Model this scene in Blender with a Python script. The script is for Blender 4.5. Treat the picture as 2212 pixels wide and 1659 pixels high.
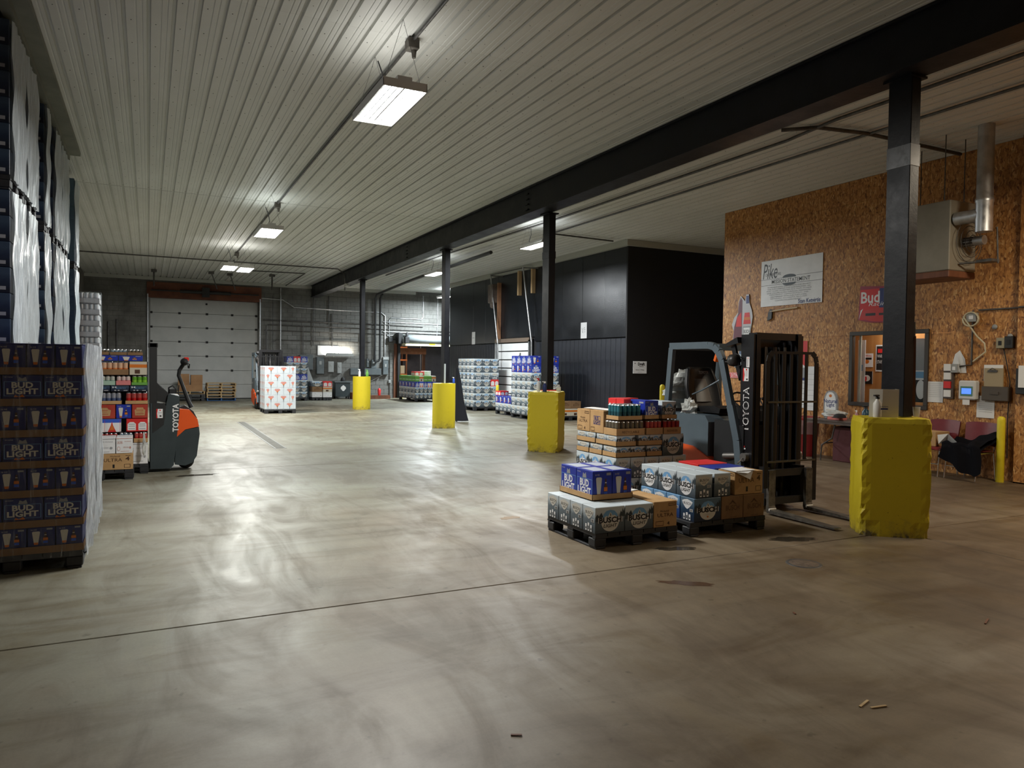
import bpy, math, random
from mathutils import Vector, Matrix
random.seed(7)
for _o in list(bpy.data.objects): bpy.data.objects.remove(_o)
S = bpy.context.scene; COL = S.collection

# ---------------- camera ----------------
cd = bpy.data.cameras.new('camera'); cam = bpy.data.objects.new('camera', cd); COL.objects.link(cam); S.camera = cam
cd.sensor_fit = 'HORIZONTAL'; cd.sensor_width = 36.0; cd.lens = 25.914; cd.clip_end = 200; cd.clip_start = .05
R_ = [[0.8966342, -0.0005593, -0.4427717], [-0.4425699, 0.0290818, -0.8962623], [0.0133779, 0.9995769, 0.0258282]]
mw = Matrix(R_).to_4x4(); mw.translation = Vector((0, 0, 1.65)); cam.matrix_world = mw
# ---------------- world, exposure ----------------
W_ = bpy.data.worlds.new('world'); S.world = W_; W_.use_nodes = True
W_.node_tree.nodes['Background'].inputs[0].default_value = (.5, .55, .6, 1); W_.node_tree.nodes['Background'].inputs[1].default_value = .02
S.view_settings.view_transform = 'Standard'; S.view_settings.look = 'None'; S.view_settings.exposure = 0.78; S.view_settings.gamma = 1.0
S.view_settings.use_curve_mapping = False
LAMP_W = 165.0; UP_W = 3.0
def area(name, loc, sx, sy, power, color=(1, 1, 1), rot=(0, 0, 0), parent=None):
    l = bpy.data.lights.new(name, 'AREA'); l.shape = 'RECTANGLE'; l.size = sx; l.size_y = sy; l.energy = power; l.color = color
    o = bpy.data.objects.new(name, l); COL.objects.link(o); o.location = loc; o.rotation_euler = rot; o.parent = parent
    return o
# warm fixture outside the frame at right; unseen fill added behind the camera
area('light_right_bay', (9.6, 4.0, 4.45), .5, 1.2, 80, (1, .86, .66))
area('added_rear_fill', (4.6, -2.0, 4.45), .5, 1.2, 26, (1, .88, .72))  # added fill, brightens the sides of the stock that face the camera

# ---------------- materials ----------------
MC = {}
def nodes(m): return m.node_tree.nodes, m.node_tree.links
def M(name, rgb=None, rough=.5, metal=0., emit=0., alpha=1., spec=.5, coat=0.):
    if name in MC: return MC[name]
    m = bpy.data.materials.new(name); m.use_nodes = True; b = m.node_tree.nodes['Principled BSDF']
    b.inputs['Base Color'].default_value = (*rgb, 1); b.inputs['Roughness'].default_value = rough; b.inputs['Metallic'].default_value = metal
    b.inputs['Specular IOR Level'].default_value = spec; b.inputs['Alpha'].default_value = alpha; b.inputs['Coat Weight'].default_value = coat
    if emit: b.inputs['Emission Color'].default_value = (*rgb, 1); b.inputs['Emission Strength'].default_value = emit
    MC[name] = m; return m
def N(m, typ, **kw):
    n = m.node_tree.nodes.new(typ)
    for k, v in kw.items():
        if k.startswith('i_'):
            n.inputs[k[2:].replace('_', ' ')].default_value = v
        else: setattr(n, k, v)
    return n
def ramp(m, fac, stops):
    r = N(m, 'ShaderNodeValToRGB'); m.node_tree.links.new(fac, r.inputs[0]); e = r.color_ramp.elements
    while len(e) > 1: e.remove(e[0])
    e[0].position = stops[0][0]; e[0].color = (*stops[0][1], 1)
    for p, c in stops[1:]:
        q = e.new(p); q.color = (*c, 1)
    return r
def coord(m, space='Object', scale=(1, 1, 1), rot=(0, 0, 0)):
    t = N(m, 'ShaderNodeTexCoord'); mp = N(m, 'ShaderNodeMapping'); m.node_tree.links.new(t.outputs[space], mp.inputs[0])
    mp.inputs['Scale'].default_value = scale; mp.inputs['Rotation'].default_value = rot
    return mp.outputs[0]
def noise(m, vec, scale, detail=4, rough=.6, dist=0.):
    n = N(m, 'ShaderNodeTexNoise'); n.inputs['Scale'].default_value = scale; n.inputs['Detail'].default_value = detail
    n.inputs['Roughness'].default_value = rough; n.inputs['Distortion'].default_value = dist
    m.node_tree.links.new(vec, n.inputs['Vector']); return n.outputs['Fac']
def mix(m, a, b, fac, mode='MIX'):
    n = N(m, 'ShaderNodeMix', data_type='RGBA', blend_type=mode); L = m.node_tree.links
    for v, i in ((fac, 0), (a, 6), (b, 7)):
        if hasattr(v, 'links') or hasattr(v, 'is_linked'): L.new(v, n.inputs[i])
        else: n.inputs[i].default_value = v if i == 0 else (*v, 1)
    return n.outputs[2]
def bump(m, h, strength=.3, dist=.01):
    b = N(m, 'ShaderNodeBump'); b.inputs['Strength'].default_value = strength; b.inputs['Distance'].default_value = dist
    m.node_tree.links.new(h, b.inputs['Height']); m.node_tree.links.new(b.outputs[0], m.node_tree.nodes['Principled BSDF'].inputs['Normal'])
def P(m): return m.node_tree.nodes['Principled BSDF']
def noisy(name, c1, c2, scale=3, rough=.6, r2=None, bmp=0, bs=None, stretch=(1, 1, 1), lo=.35, hi=.65, metal=0., detail=5, coat=0.):
    if name in MC: return MC[name]
    m = M(name, c1, rough, metal, coat=coat); v = coord(m, 'Object', stretch); f = noise(m, v, scale, detail)
    r = ramp(m, f, [(lo, c1), (hi, c2)]); m.node_tree.links.new(r.outputs[0], P(m).inputs['Base Color'])
    if r2 is not None:
        rr = ramp(m, f, [(lo, (rough,)*3), (hi, (r2,)*3)]); m.node_tree.links.new(rr.outputs[0], P(m).inputs['Roughness'])
    if bmp: bump(m, noise(m, v, bs or scale*4, 4), bmp)
    return m

def floor_mat():
    m = M('concrete_floor', (.4, .38, .32), .4); L = m.node_tree.links
    g = N(m, 'ShaderNodeNewGeometry').outputs['Position']
    def mapped(scale, rz=0):
        mp = N(m, 'ShaderNodeMapping'); L.new(g, mp.inputs[0]); mp.inputs['Scale'].default_value = scale; mp.inputs['Rotation'].default_value = (0, 0, rz); return mp.outputs[0]
    big = noise(m, mapped((1, 1, 1)), .28, 5, .6, .6)
    base = ramp(m, big, [(.30, (.13, .105, .072)), (.44, (.195, .165, .122)), (.55, (.255, .23, .182)), (.70, (.325, .31, .268))]).outputs[0]
    # the brown, dirtier half by the office against the cleaner grey green traffic lane of the hall
    sx = N(m, 'ShaderNodeSeparateXYZ'); L.new(g, sx.inputs[0])
    def math_(op, a, b=None):
        n = N(m, 'ShaderNodeMath', operation=op)
        for i, v in enumerate((a, b)):
            if v is None: continue
            if hasattr(v, 'is_linked'): L.new(v, n.inputs[i])
            else: n.inputs[i].default_value = v
        return n.outputs[0]
    d = math_('SUBTRACT', math_('MULTIPLY', sx.outputs[1], 1.0), math_('MULTIPLY', sx.outputs[0], 1.35))
    d = math_('ADD', d, math_('MULTIPLY', math_('SUBTRACT', noise(m, mapped((1, 1, 1)), .8, 4, .6, .4), .5), 7.0))
    lane = ramp(m, math_('ADD', math_('MULTIPLY', d, .085), .42), [(.12, (.66, .55, .44)), (.42, (1.0, .94, .86)), (.62, (1.0, .97, .92)), (.85, (.84, .91, .90))]).outputs[0]
    col = mix(m, base, lane, 1.0, 'MULTIPLY')
    st = noise(m, mapped((1.0, .30, 1), .25), 2.2, 6, .6, 1.2)      # sweeping tyre marks along the hall
    col = mix(m, col, ramp(m, st, [(.34, (.72, .67, .60)), (.5, (1, 1, 1)), (.66, (1.16, 1.17, 1.16))]).outputs[0], .85, 'MULTIPLY')
    st2 = noise(m, mapped((.35, 1.1, 1), -.5), 1.7, 6, .62, 1.6)
    col = mix(m, col, ramp(m, st2, [(.36, (.74, .67, .56)), (.5, (1, 1, 1)), (.64, (1.14, 1.14, 1.14))]).outputs[0], .85, 'MULTIPLY')
    sp = noise(m, mapped((1, 1, 1)), 11, 3, .5)
    col = mix(m, col, ramp(m, sp, [(.26, (.45, .42, .38)), (.33, (1, 1, 1))]).outputs[0], .6, 'MULTIPLY')
    sp2 = noise(m, mapped((1, 1, 1)), 3.1, 2, .5)
    col = mix(m, col, ramp(m, sp2, [(.25, (.6, .55, .42)), (.33, (1, 1, 1))]).outputs[0], .5, 'MULTIPLY')
    fine = noise(m, mapped((1, 1, 1)), 60, 4, .7)
    col = mix(m, col, ramp(m, fine, [(.3, (.9, .9, .9)), (.7, (1.06, 1.06, 1.06))]).outputs[0], .8, 'MULTIPLY')
    L.new(col, P(m).inputs['Base Color'])
    rg = mix(m, ramp(m, big, [(.3, (.60,)*3), (.6, (.42,)*3)]).outputs[0], ramp(m, st, [(.35, (.65,)*3), (.65, (.33,)*3)]).outputs[0], .5)
    L.new(rg, P(m).inputs['Roughness'])
    bump(m, noise(m, mapped((1, 1, 1)), 25, 5, .7), .12, .004)
    return m
def osb_mat():
    m = M('osb', (.4, .2, .07), .55); L = m.node_tree.links
    v = coord(m, 'Object', (1, 1, 1)); nz = N(m, 'ShaderNodeTexNoise'); nz.inputs['Scale'].default_value = 9; L.new(v, nz.inputs['Vector'])
    vm = N(m, 'ShaderNodeVectorMath', operation='MULTIPLY_ADD'); L.new(nz.outputs['Color'], vm.inputs[0]); vm.inputs[1].default_value = (.10, .10, .10); L.new(v, vm.inputs[2])
    mp = N(m, 'ShaderNodeMapping'); L.new(vm.outputs[0], mp.inputs[0]); mp.inputs['Scale'].default_value = (1, 52, 17)
    vo = N(m, 'ShaderNodeTexVoronoi'); L.new(mp.outputs[0], vo.inputs['Vector']); vo.inputs['Scale'].default_value = 1.0
    mp2 = N(m, 'ShaderNodeMapping'); L.new(vm.outputs[0], mp2.inputs[0]); mp2.inputs['Scale'].default_value = (1, 22, 30); mp2.inputs['Rotation'].default_value = (.5, 0, 0)
    vo2 = N(m, 'ShaderNodeTexVoronoi'); L.new(mp2.outputs[0], vo2.inputs['Vector']); vo2.inputs['Scale'].default_value = 1.0
    bw = N(m, 'ShaderNodeSeparateColor'); L.new(vo.outputs['Color'], bw.inputs[0])
    c = ramp(m, bw.outputs[0], [(0, (.20, .075, .018)), (.3, (.40, .175, .045)), (.6, (.50, .235, .062)), (.85, (.57, .285, .085)), (1, (.72, .44, .18))]).outputs[0]
    bw2 = N(m, 'ShaderNodeSeparateColor'); L.new(vo2.outputs['Color'], bw2.inputs[0])
    c2 = ramp(m, bw2.outputs[0], [(0, (.55, .46, .36)), (.2, (.95, .93, .9)), (1, (1.08, 1.05, 1.0))]).outputs[0]
    c = mix(m, c, c2, .8, 'MULTIPLY')
    c = mix(m, c, ramp(m, noise(m, v, 1.3, 4), [(.3, (.72, .66, .62)), (.6, (1, 1, 1))]).outputs[0], .8, 'MULTIPLY')
    L.new(c, P(m).inputs['Base Color']); bump(m, bw.outputs[0], .25, .003); return m
FLOOR = floor_mat(); OSB = osb_mat()
CEIL = noisy('painted_steel_ceiling', (.56, .565, .53), (.70, .71, .68), .7, .42, .5, stretch=(1, .5, 1), lo=.3, hi=.7)
CMU = noisy('concrete_block', (.115, .113, .103), (.22, .22, .207), 1.6, .9, bmp=.5, bs=40, lo=.3, hi=.7)
CMUD = M('mortar_joint', (.10, .098, .09), .95)
BLACKP = noisy('black_steel_paint', (.005, .0055, .008), (.010, .011, .015), 3, .38, .5, bmp=.15, bs=20); P(BLACKP).inputs['Specular IOR Level'].default_value = .25
COOL = noisy('black_glossy_panel', (.005, .0065, .009), (.008, .010, .014), 1.2, .28, .33, bmp=.22, bs=26, stretch=(1, 1, 1.6))
COOLR = noisy('black_ribbed_siding', (.006, .0075, .012), (.014, .017, .026), 1.5, .42, .5)
YEL = noisy('yellow_paint', (.62, .50, .012), (.72, .60, .02), 4, .5, .6, bmp=.35, bs=14)
YELD = noisy('yellow_paint_worn', (.16, .12, .03), (.60, .48, .02), 7, .6, bmp=.7, bs=18, lo=.30, hi=.40)
KRAFT = noisy('kraft_board', (.42, .25, .105), (.50, .31, .14), 5, .8)
COOLR_ = None
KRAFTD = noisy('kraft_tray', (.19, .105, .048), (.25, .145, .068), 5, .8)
WHITEP = noisy('white_board', (.72, .73, .74), (.82, .83, .84), 3, .5)
PAPER = M('paper', (.75, .75, .73), .8)
PLAS = noisy('black_pallet_plastic', (.014, .015, .018), (.03, .031, .035), 6, .45, .6)
STEEL = noisy('galvanised_steel', (.42, .43, .44), (.58, .59, .60), 9, .35, .5, metal=.9)
DSTEEL = noisy('dark_pipe', (.06, .058, .055), (.12, .115, .11), 9, .5, metal=.4)
CHROME = M('chrome', (.75, .75, .76), .15, 1.)
RUBBER = M('rubber', (.015, .015, .016), .75)
TOYG = noisy('machine_grey', (.085, .115, .14), (.10, .135, .16), 3, .4)
TOYD = noisy('machine_dark_grey', (.028, .04, .045), (.04, .055, .06), 3, .42)
ORANGE = M('machine_orange', (.78, .10, .015), .35)
WOOD = noisy('pallet_wood', (.40, .27, .13), (.60, .44, .24), 6, .8, stretch=(1, 8, 8))
BROWNW = noisy('brown_wood', (.10, .035, .016), (.19, .07, .032), 5, .6, stretch=(1, 1, .2))
BLK = M('ink_black', (.012, .012, .014), .5); WHT = M('ink_white', (.80, .80, .80), .55); CREAM = M('ink_cream', (.62, .60, .54), .55)
REDI = M('ink_red', (.62, .02, .02), .5); NAVY = M('ink_navy', (.015, .03, .16), .5); GREYI = M('ink_grey', (.30, .31, .33), .6)
BLUEI = M('ink_blue', (.03, .10, .55), .45); LBLUE = M('ink_light_blue', (.16, .36, .62), .5); AMBER = M('ink_amber', (.62, .17, .02), .4)
DKT = M('ink_treeline', (.03, .045, .055), .5); BRNI = M('ink_brown', (.07, .028, .012), .6); SILV = M('can_silver', (.65, .66, .68), .25, .9)
GREENI = M('ink_green', (.13, .34, .06), .5); PINK = M('ink_pink', (.55, .25, .20), .5); TAN = M('ink_tan', (.55, .50, .40), .6)
BUDB = noisy('blue_carton', (.012, .026, .27), (.025, .05, .40), 4, .35)
def mist(name, top, midc, bot):
    m = M(name, top, .42); L = m.node_tree.links; t = N(m, 'ShaderNodeTexCoord'); s = N(m, 'ShaderNodeSeparateXYZ'); L.new(t.outputs['Generated'], s.inputs[0])
    n = noise(m, coord(m, 'Object', (1, 1, 1.5)), 9, 5, .65)
    a = N(m, 'ShaderNodeMath', operation='MULTIPLY_ADD'); L.new(n, a.inputs[0]); a.inputs[1].default_value = .35; L.new(s.outputs[2], a.inputs[2])
    L.new(ramp(m, a.outputs[0], [(.25, bot), (.68, midc), (.96, top)]).outputs[0], P(m).inputs['Base Color']); return m
MISTG = mist('grey_mountain_print', (.55, .62, .66), (.13, .17, .20), (.05, .068, .085))
MISTB = mist('blue_mountain_print', (.16, .33, .55), (.02, .08, .27), (.008, .03, .14))
MISTN = mist('navy_mountain_print', (.10, .17, .24), (.02, .05, .10), (.01, .02, .045))
MISTK = mist('dark_case_print', (.035, .06, .10), (.014, .026, .055), (.006, .010, .022))
BUD_SHADED = noisy('shaded_blue_carton', (.010, .016, .11), (.016, .026, .17), 4, .4)  # shaded copy of blue_carton; the left pallet's dimness put into the colour
REDC = noisy('red_carton', (.34, .03, .018), (.42, .05, .025), 5, .5)

# ---------------- mesh builder ----------------
class MB:
    def __init__(s): s.v = []; s.f = []; s.m = []; s.sm = []
    def add(s, vs, fs, m=0, smooth=False):
        b = len(s.v); s.v += [tuple(v) for v in vs]
        for f in fs: s.f.append(tuple(b+i for i in f)); s.m.append(m); s.sm.append(smooth)
        return s
    def box(s, x0, x1, y0, y1, z0, z1, m=0, bev=0.):
        if x1 < x0: x0, x1 = x1, x0
        if y1 < y0: y0, y1 = y1, y0
        if z1 < z0: z0, z1 = z1, z0
        if not bev:
            v = [(x, y, z) for z in (z0, z1) for y in (y0, y1) for x in (x0, x1)]
            return s.add(v, [(0, 2, 3, 1), (4, 5, 7, 6), (0, 1, 5, 4), (2, 6, 7, 3), (0, 4, 6, 2), (1, 3, 7, 5)], m)
        b = bev; v = []; idx = {}
        for sx in (0, 1):
            for sy in (0, 1):
                for sz in (0, 1):
                    X = (x0, x1)[sx]; Y = (y0, y1)[sy]; Z = (z0, z1)[sz]; dx, dy, dz = (b, -b)[sx], (b, -b)[sy], (b, -b)[sz]
                    idx[sx, sy, sz] = len(v); v += [(X, Y+dy, Z+dz), (X+dx, Y, Z+dz), (X+dx, Y+dy, Z)]
        I = lambda a, b_, c, k: idx[a, b_, c]+k
        f = [[I(0, 0, 0, 0), I(0, 0, 1, 0), I(0, 1, 1, 0), I(0, 1, 0, 0)], [I(1, 0, 0, 0), I(1, 1, 0, 0), I(1, 1, 1, 0), I(1, 0, 1, 0)],
             [I(0, 0, 0, 1), I(1, 0, 0, 1), I(1, 0, 1, 1), I(0, 0, 1, 1)], [I(0, 1, 0, 1), I(0, 1, 1, 1), I(1, 1, 1, 1), I(1, 1, 0, 1)],
             [I(0, 0, 0, 2), I(0, 1, 0, 2), I(1, 1, 0, 2), I(1, 0, 0, 2)], [I(0, 0, 1, 2), I(1, 0, 1, 2), I(1, 1, 1, 2), I(0, 1, 1, 2)]]
        for a in (0, 1):
            for c in (0, 1):
                f.append([I(a, c, 0, 0), I(a, c, 1, 0), I(a, c, 1, 1), I(a, c, 0, 1)][::(-1 if a == c else 1)])
                f.append([I(a, 0, c, 0), I(a, 1, c, 0), I(a, 1, c, 2), I(a, 0, c, 2)][::(1 if a == c else -1)])
                f.append([I(0, a, c, 1), I(1, a, c, 1), I(1, a, c, 2), I(0, a, c, 2)][::(-1 if a == c else 1)])
                for z in (0, 1):
                    t = [I(a, c, z, 0), I(a, c, z, 1), I(a, c, z, 2)]; f.append(t if (a+c+z) % 2 else t[::-1])
        return s.add(v, f, m)
    def obox(s, c, ax, ay, az, m=0):   # oriented box: centre and three half vectors
        c, ax, ay, az = map(Vector, (c, ax, ay, az))
        v = [c+ax*i+ay*j+az*k for k in (-1, 1) for j in (-1, 1) for i in (-1, 1)]
        return s.add(v, [(0, 2, 3, 1), (4, 5, 7, 6), (0, 1, 5, 4), (2, 6, 7, 3), (0, 4, 6, 2), (1, 3, 7, 5)], m)
    def bar(s, p, q, w, t, up=(0, 0, 1), m=0):  # flat bar from p to q
        p, q = Vector(p), Vector(q); d = q-p; u = Vector(up); sd = d.cross(u)
        if sd.length < 1e-6: sd = d.cross(Vector((1, 0, 0)))
        sd.normalize(); u = sd.cross(d).normalized()
        return s.obox((p+q)/2, d/2, sd*w/2, u*t/2, m)
    def tube(s, pts, r, n=8, m=0, caps=True):
        pts = [Vector(p) for p in pts]; vs = []; K = len(pts); rs = r if isinstance(r, (list, tuple)) else [r]*K
        u = None
        for i, p in enumerate(pts):
            t = (pts[min(i+1, K-1)]-pts[max(i-1, 0)]).normalized()
            if u is None:
                u = t.orthogonal().normalized()
            else: u = (u-t*u.dot(t)).normalized()
            w = t.cross(u)
            vs += [p+(u*math.cos(2*math.pi*k/n)+w*math.sin(2*math.pi*k/n))*rs[i] for k in range(n)]
        fs = [(i*n+k, i*n+(k+1) % n, (i+1)*n+(k+1) % n, (i+1)*n+k) for i in range(K-1) for k in range(n)]
        s.add(vs, fs, m, True)
        if caps: s.add(vs[:n], [tuple(range(n))[::-1]], m); s.add(vs[-n:], [tuple(range(n))], m)
        return s
    def lathe(s, prof, c=(0, 0, 0), n=16, axis='z', m=0):
        vs = []
        for r, h in prof:
            for k in range(n):
                a = 2*math.pi*k/n; p = (r*math.cos(a), r*math.sin(a), h)
                if axis == 'x': p = (h, r*math.cos(a), r*math.sin(a))
                if axis == 'y': p = (r*math.sin(a), h, r*math.cos(a))
                vs.append((c[0]+p[0], c[1]+p[1], c[2]+p[2]))
        K = len(prof)
        s.add(vs, [(i*n+k, i*n+(k+1) % n, (i+1)*n+(k+1) % n, (i+1)*n+k) for i in range(K-1) for k in range(n)], m, True)
        if prof[0][0] > 1e-5: s.add(vs[:n], [tuple(range(n))[::-1]], m)
        if prof[-1][0] > 1e-5: s.add(vs[-n:], [tuple(range(n))], m)
        return s
    def prism(s, poly, a0, a1, axis='y', m=0):
        def pt(u, v, a): return {'y': (u, a, v), 'x': (a, u, v), 'z': (u, v, a)}[axis]
        n = len(poly); vs = [pt(u, v, a0) for u, v in poly]+[pt(u, v, a1) for u, v in poly]
        return s.add(vs, [tuple(range(n)), tuple(range(n, 2*n))[::-1]]+[(i, i+n, (i+1) % n+n, (i+1) % n) for i in range(n)], m)
    def grid(s, fn, nu, nv, m=0, smooth=True):
        vs = [fn(i/nu, j/nv) for j in range(nv+1) for i in range(nu+1)]
        return s.add(vs, [(j*(nu+1)+i, j*(nu+1)+i+1, (j+1)*(nu+1)+i+1, (j+1)*(nu+1)+i) for j in range(nv) for i in range(nu)], m, smooth)
    def mesh(s, name, mats):
        me = bpy.data.meshes.new(name); me.from_pydata([tuple(v) for v in s.v], [], s.f)
        for mt in (mats if isinstance(mats, (list, tuple)) else [mats]): me.materials.append(mt)
        me.polygons.foreach_set('material_index', s.m); me.polygons.foreach_set('use_smooth', s.sm)
        if s.recalc: 
            import bmesh
            bm = bmesh.new(); bm.from_mesh(me); bmesh.ops.recalc_face_normals(bm, faces=bm.faces); bm.to_mesh(me); bm.free()
        me.update(); return me
    recalc = True
    def build(s, name, mats, parent=None, loc=(0, 0, 0), rz=0., label=None):
        return ob(name, s.mesh(name, mats), parent, loc, rz, label)
def ob(name, me, parent=None, loc=(0, 0, 0), rz=0., label=None):
    o = bpy.data.objects.new(name, me); COL.objects.link(o); o.location = loc; o.rotation_euler = (0, 0, rz); o.parent = parent
    if label: o['label'] = label
    return o
def tag(o, label, cat, group=None, kind=None):
    o['label'] = label; o['category'] = cat
    if len(label.split()) > 16: print('LONG', len(label.split()), label)
    if group: o['group'] = group
    if kind: o['kind'] = kind
    return o
def thing(name, label, cat, loc=(0, 0, 0), rz=0., group=None): return tag(ob(name, None, None, loc, rz), label, cat, group)
def struct(name, mb, mats, parent=None, loc=(0, 0, 0)):
    o = mb.build(name, mats, parent, loc) if mb else ob(name, None, parent, loc)
    if not parent: o['kind'] = 'structure'
    return o
# ---------------- flat print ----------------
TC = {}
def textgeo(s, off=0., shear=0.):
    k = (s, off, shear)
    if k in TC: return TC[k]
    c = bpy.data.curves.new('t', 'FONT'); c.body = s; c.resolution_u = 2; c.offset = off; c.shear = shear; c.size = 1
    o = bpy.data.objects.new('t', c); me = bpy.data.meshes.new_from_object(o)
    vs = [(v.co.x, v.co.y) for v in me.vertices]; fs = [tuple(p.vertices) for p in me.polygons]
    bpy.data.objects.remove(o); bpy.data.curves.remove(c); bpy.data.meshes.remove(me)
    x0 = min(v[0] for v in vs); x1 = max(v[0] for v in vs); y0 = min(v[1] for v in vs); y1 = max(v[1] for v in vs)
    TC[k] = ([((x-x0)/(x1-x0), (y-y0)/(y1-y0)) for x, y in vs], fs); return TC[k]
AC = {}
def art(key, w, h, shapes, name='printed_panel'):
    """flat print laid on a face, in the XZ plane looking along +Y, lower left corner at the origin"""
    k = (key, round(w, 3), round(h, 3))
    if k in AC: return AC[k]
    b = MB(); b.recalc = False; mats = []; d = .0008
    for sh in shapes:
        mt = sh[0]
        if mt not in mats: mats.append(mt)
        mi = mats.index(mt); t = sh[1]; d += .00025
        if t == 'r': u0, v0, u1, v1 = sh[2:6]; p = [(u0, v0), (u1, v0), (u1, v1), (u0, v1)]
        elif t == 'e': cu, cv, ru, rv = sh[2:6]; p = [(cu+ru*math.cos(a*math.pi/12), cv+rv*math.sin(a*math.pi/12)) for a in range(24)]
        elif t == 'p': p = sh[2]
        if t == 't':
            u0, v0, u1, v1 = sh[3:7]; off = sh[7] if len(sh) > 7 else 0; shr = sh[8] if len(sh) > 8 else 0
            vs, fs = textgeo(sh[2], off, shr)
            if off > 0: du = .02; dv = .03; u0 -= du*(u1-u0); u1 += du*(u1-u0); v0 -= dv*2*(v1-v0); v1 += dv*2*(v1-v0)
            b.add([((u0+x*(u1-u0))*w, -d, (v0+y*(v1-v0))*h) for x, y in vs], fs, mi)
        else: b.add([(u*w, -d, v*h) for u, v in p], [tuple(range(len(p)))], mi)
    # every face must look along -Y
    for i, f in enumerate(b.f):
        n = Vector((0, 0, 0))
        for q in range(len(f)): n += Vector(b.v[f[q]]).cross(Vector(b.v[f[(q+1) % len(f)]]))
        if n.y > 0: b.f[i] = f[::-1]
    AC[k] = b.mesh(name, mats); return AC[k]
def mirror_safe(*a): return a
def shield(cu, cv, s, mt):  # round topped, pointed shield
    return (mt, 'p', [(cu-.30*s, cv+.12*s), (cu-.26*s, cv-.12*s), (cu-.16*s, cv-.30*s), (cu, cv-.40*s), (cu+.16*s, cv-.30*s), (cu+.26*s, cv-.12*s), (cu+.30*s, cv+.12*s), (cu+.24*s, cv+.26*s), (cu+.1*s, cv+.34*s), (cu-.1*s, cv+.34*s), (cu-.24*s, cv+.26*s)])
def tr(mt, pts): return (mt, 'p', pts)
def busch(light=True, pale=CREAM, sky=LBLUE):
    a = [tr(DKT, [(0, .62), (.06, .74), (.12, .66), (.2, .80), (.27, .60), (.34, .5), (0, .45)]), tr(DKT, [(1, .60), (1, .93), (.96, .78), (.93, .92), (.9, .74), (.86, .82), (.82, .62), (.74, .52)]),
         (pale, 'e', .5, .42, .30, .36), tr(sky, [(.24, .60), (.27, .72), (.36, .84), (.5, .88), (.64, .84), (.73, .72), (.76, .60)]),
         tr(pale, [(.24, .56), (.36, .66), (.42, .62), (.5, .80), (.58, .66), (.64, .68), (.76, .56)]), tr(BLK, [(.49, .78), (.53, .68), (.50, .62)]),
         (WHT, 't', 'BUSCH', .11, .40, .89, .60, .13), (BLK, 't', 'BUSCH', .13, .40, .87, .60, .05)]
    if light: a += [(BLK, 't', 'LIGHT', .28, .22, .73, .34, .01, .2)]
    else: a += [(AMBER, 'e', .5, .2, .03, .04), (TAN, 't', 'BEER', .4, .28, .6, .32)]
    return a
def busch_end(light=True, pale=CREAM):
    a = [tr(pale, [(.12, .84), (.2, .70), (.36, .56), (.5, .50), (.64, .58), (.8, .72), (.88, .84), (.7, .9), (.5, .94), (.3, .9)]), (BLK, 't', 'BUSCH', .25, .70, .76, .80, .01)]
    if light: a += [(BLK, 't', 'LIGHT', .38, .60, .62, .66)]
    a += [(WHT, 'r', .68, .42, .90, .54)]+[(BLK, 'r', .70+.03*i, .43, .715+.03*i, .53) for i in range(6)]
    for i, hh in enumerate((.30, .36, .30)): a += [(WHT, 'r', .24+.2*i, .05, .36+.2*i, hh), (DKT, 'r', .26+.2*i, .10, .34+.2*i, hh-.12)]
    return a
def bud_text(): return [(LBLUE, 'r', .04, .05, .96, .70), (BUDB, 'r', .055, .065, .945, .685), (GREYI, 'p', [(.38, .72), (.42, .9), (.5, .84), (.58, .92), (.62, .72)]), (CREAM, 't', '18 CANS', .06, .88, .26, .92),
    (WHT, 't', 'BUD', .24, .42, .76, .66, .035), (WHT, 't', 'LIGHT', .12, .14, .88, .38, .035), (AMBER, 'p', [(.28, 0), (.32, .1), (.40, .02), (.5, .12), (.56, 0)])]
def bud_glass(cream=CREAM): return [(CREAM, 't', '16 OZ', .12, .84, .34, .90), (GREYI, 'r', .70, .84, .92, .93), (cream, 'p', [(.16, .74), (.20, .78), (.42, .78), (.46, .74), (.42, .40), (.38, .06), (.24, .06), (.20, .40)]),
    (AMBER, 'p', [(.24, .06), (.38, .06), (.39, .18), (.22, .18)]), (BRNI, 'p', [(.56, .08), (.56, .40), (.62, .54), (.62, .72), (.70, .72), (.70, .54), (.76, .40), (.76, .08)]), (AMBER, 'r', .57, .28, .75, .42), (BLUEI, 'r', .57, .12, .75, .26), (CREAM, 'r', .62, .56, .70, .60)]
def ultra(): return [(BRNI, 't', 'Michelob', .32, .80, .62, .90, 0, .3), (BRNI, 't', 'ULTRA', .14, .52, .68, .72), (BRNI, 't', '4', .78, .58, .90, .80, .03), (BRNI, 'r', .78, .86, .93, .89), (BLK, 'r', .40, .12, .46, .34)]+frame(.74, .12, .93, .34, BRNI)
def ultra_s(): return [(BRNI, 't', 'Michelob', .26, .58, .66, .66, 0, .3), (BRNI, 't', 'ULTRA', .16, .40, .84, .54), (BRNI, 't', '4', .58, .08, .68, .2, .03)]+frame(.08, .06, .42, .24, BRNI)+frame(.62, .82, .94, .92, BRNI)
def frame(u0, v0, u1, v1, mt, t=.012): return [(mt, 'r', u0, v0, u1, v0+t*1.5), (mt, 'r', u0, v1-t*1.5, u1, v1), (mt, 'r', u0, v0, u0+t, v1), (mt, 'r', u1-t, v0, u1, v1)]
def kbusch(): return [(BRNI, 'p', [(.32, .62), (.42, .72), (.5, .84), (.6, .72), (.7, .62), (.6, .66), (.5, .74), (.42, .66)]), (BRNI, 't', 'BUSCH', .2, .38, .82, .60), (BRNI, 't', '30 CANS', .4, .06, .7, .10)]
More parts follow.
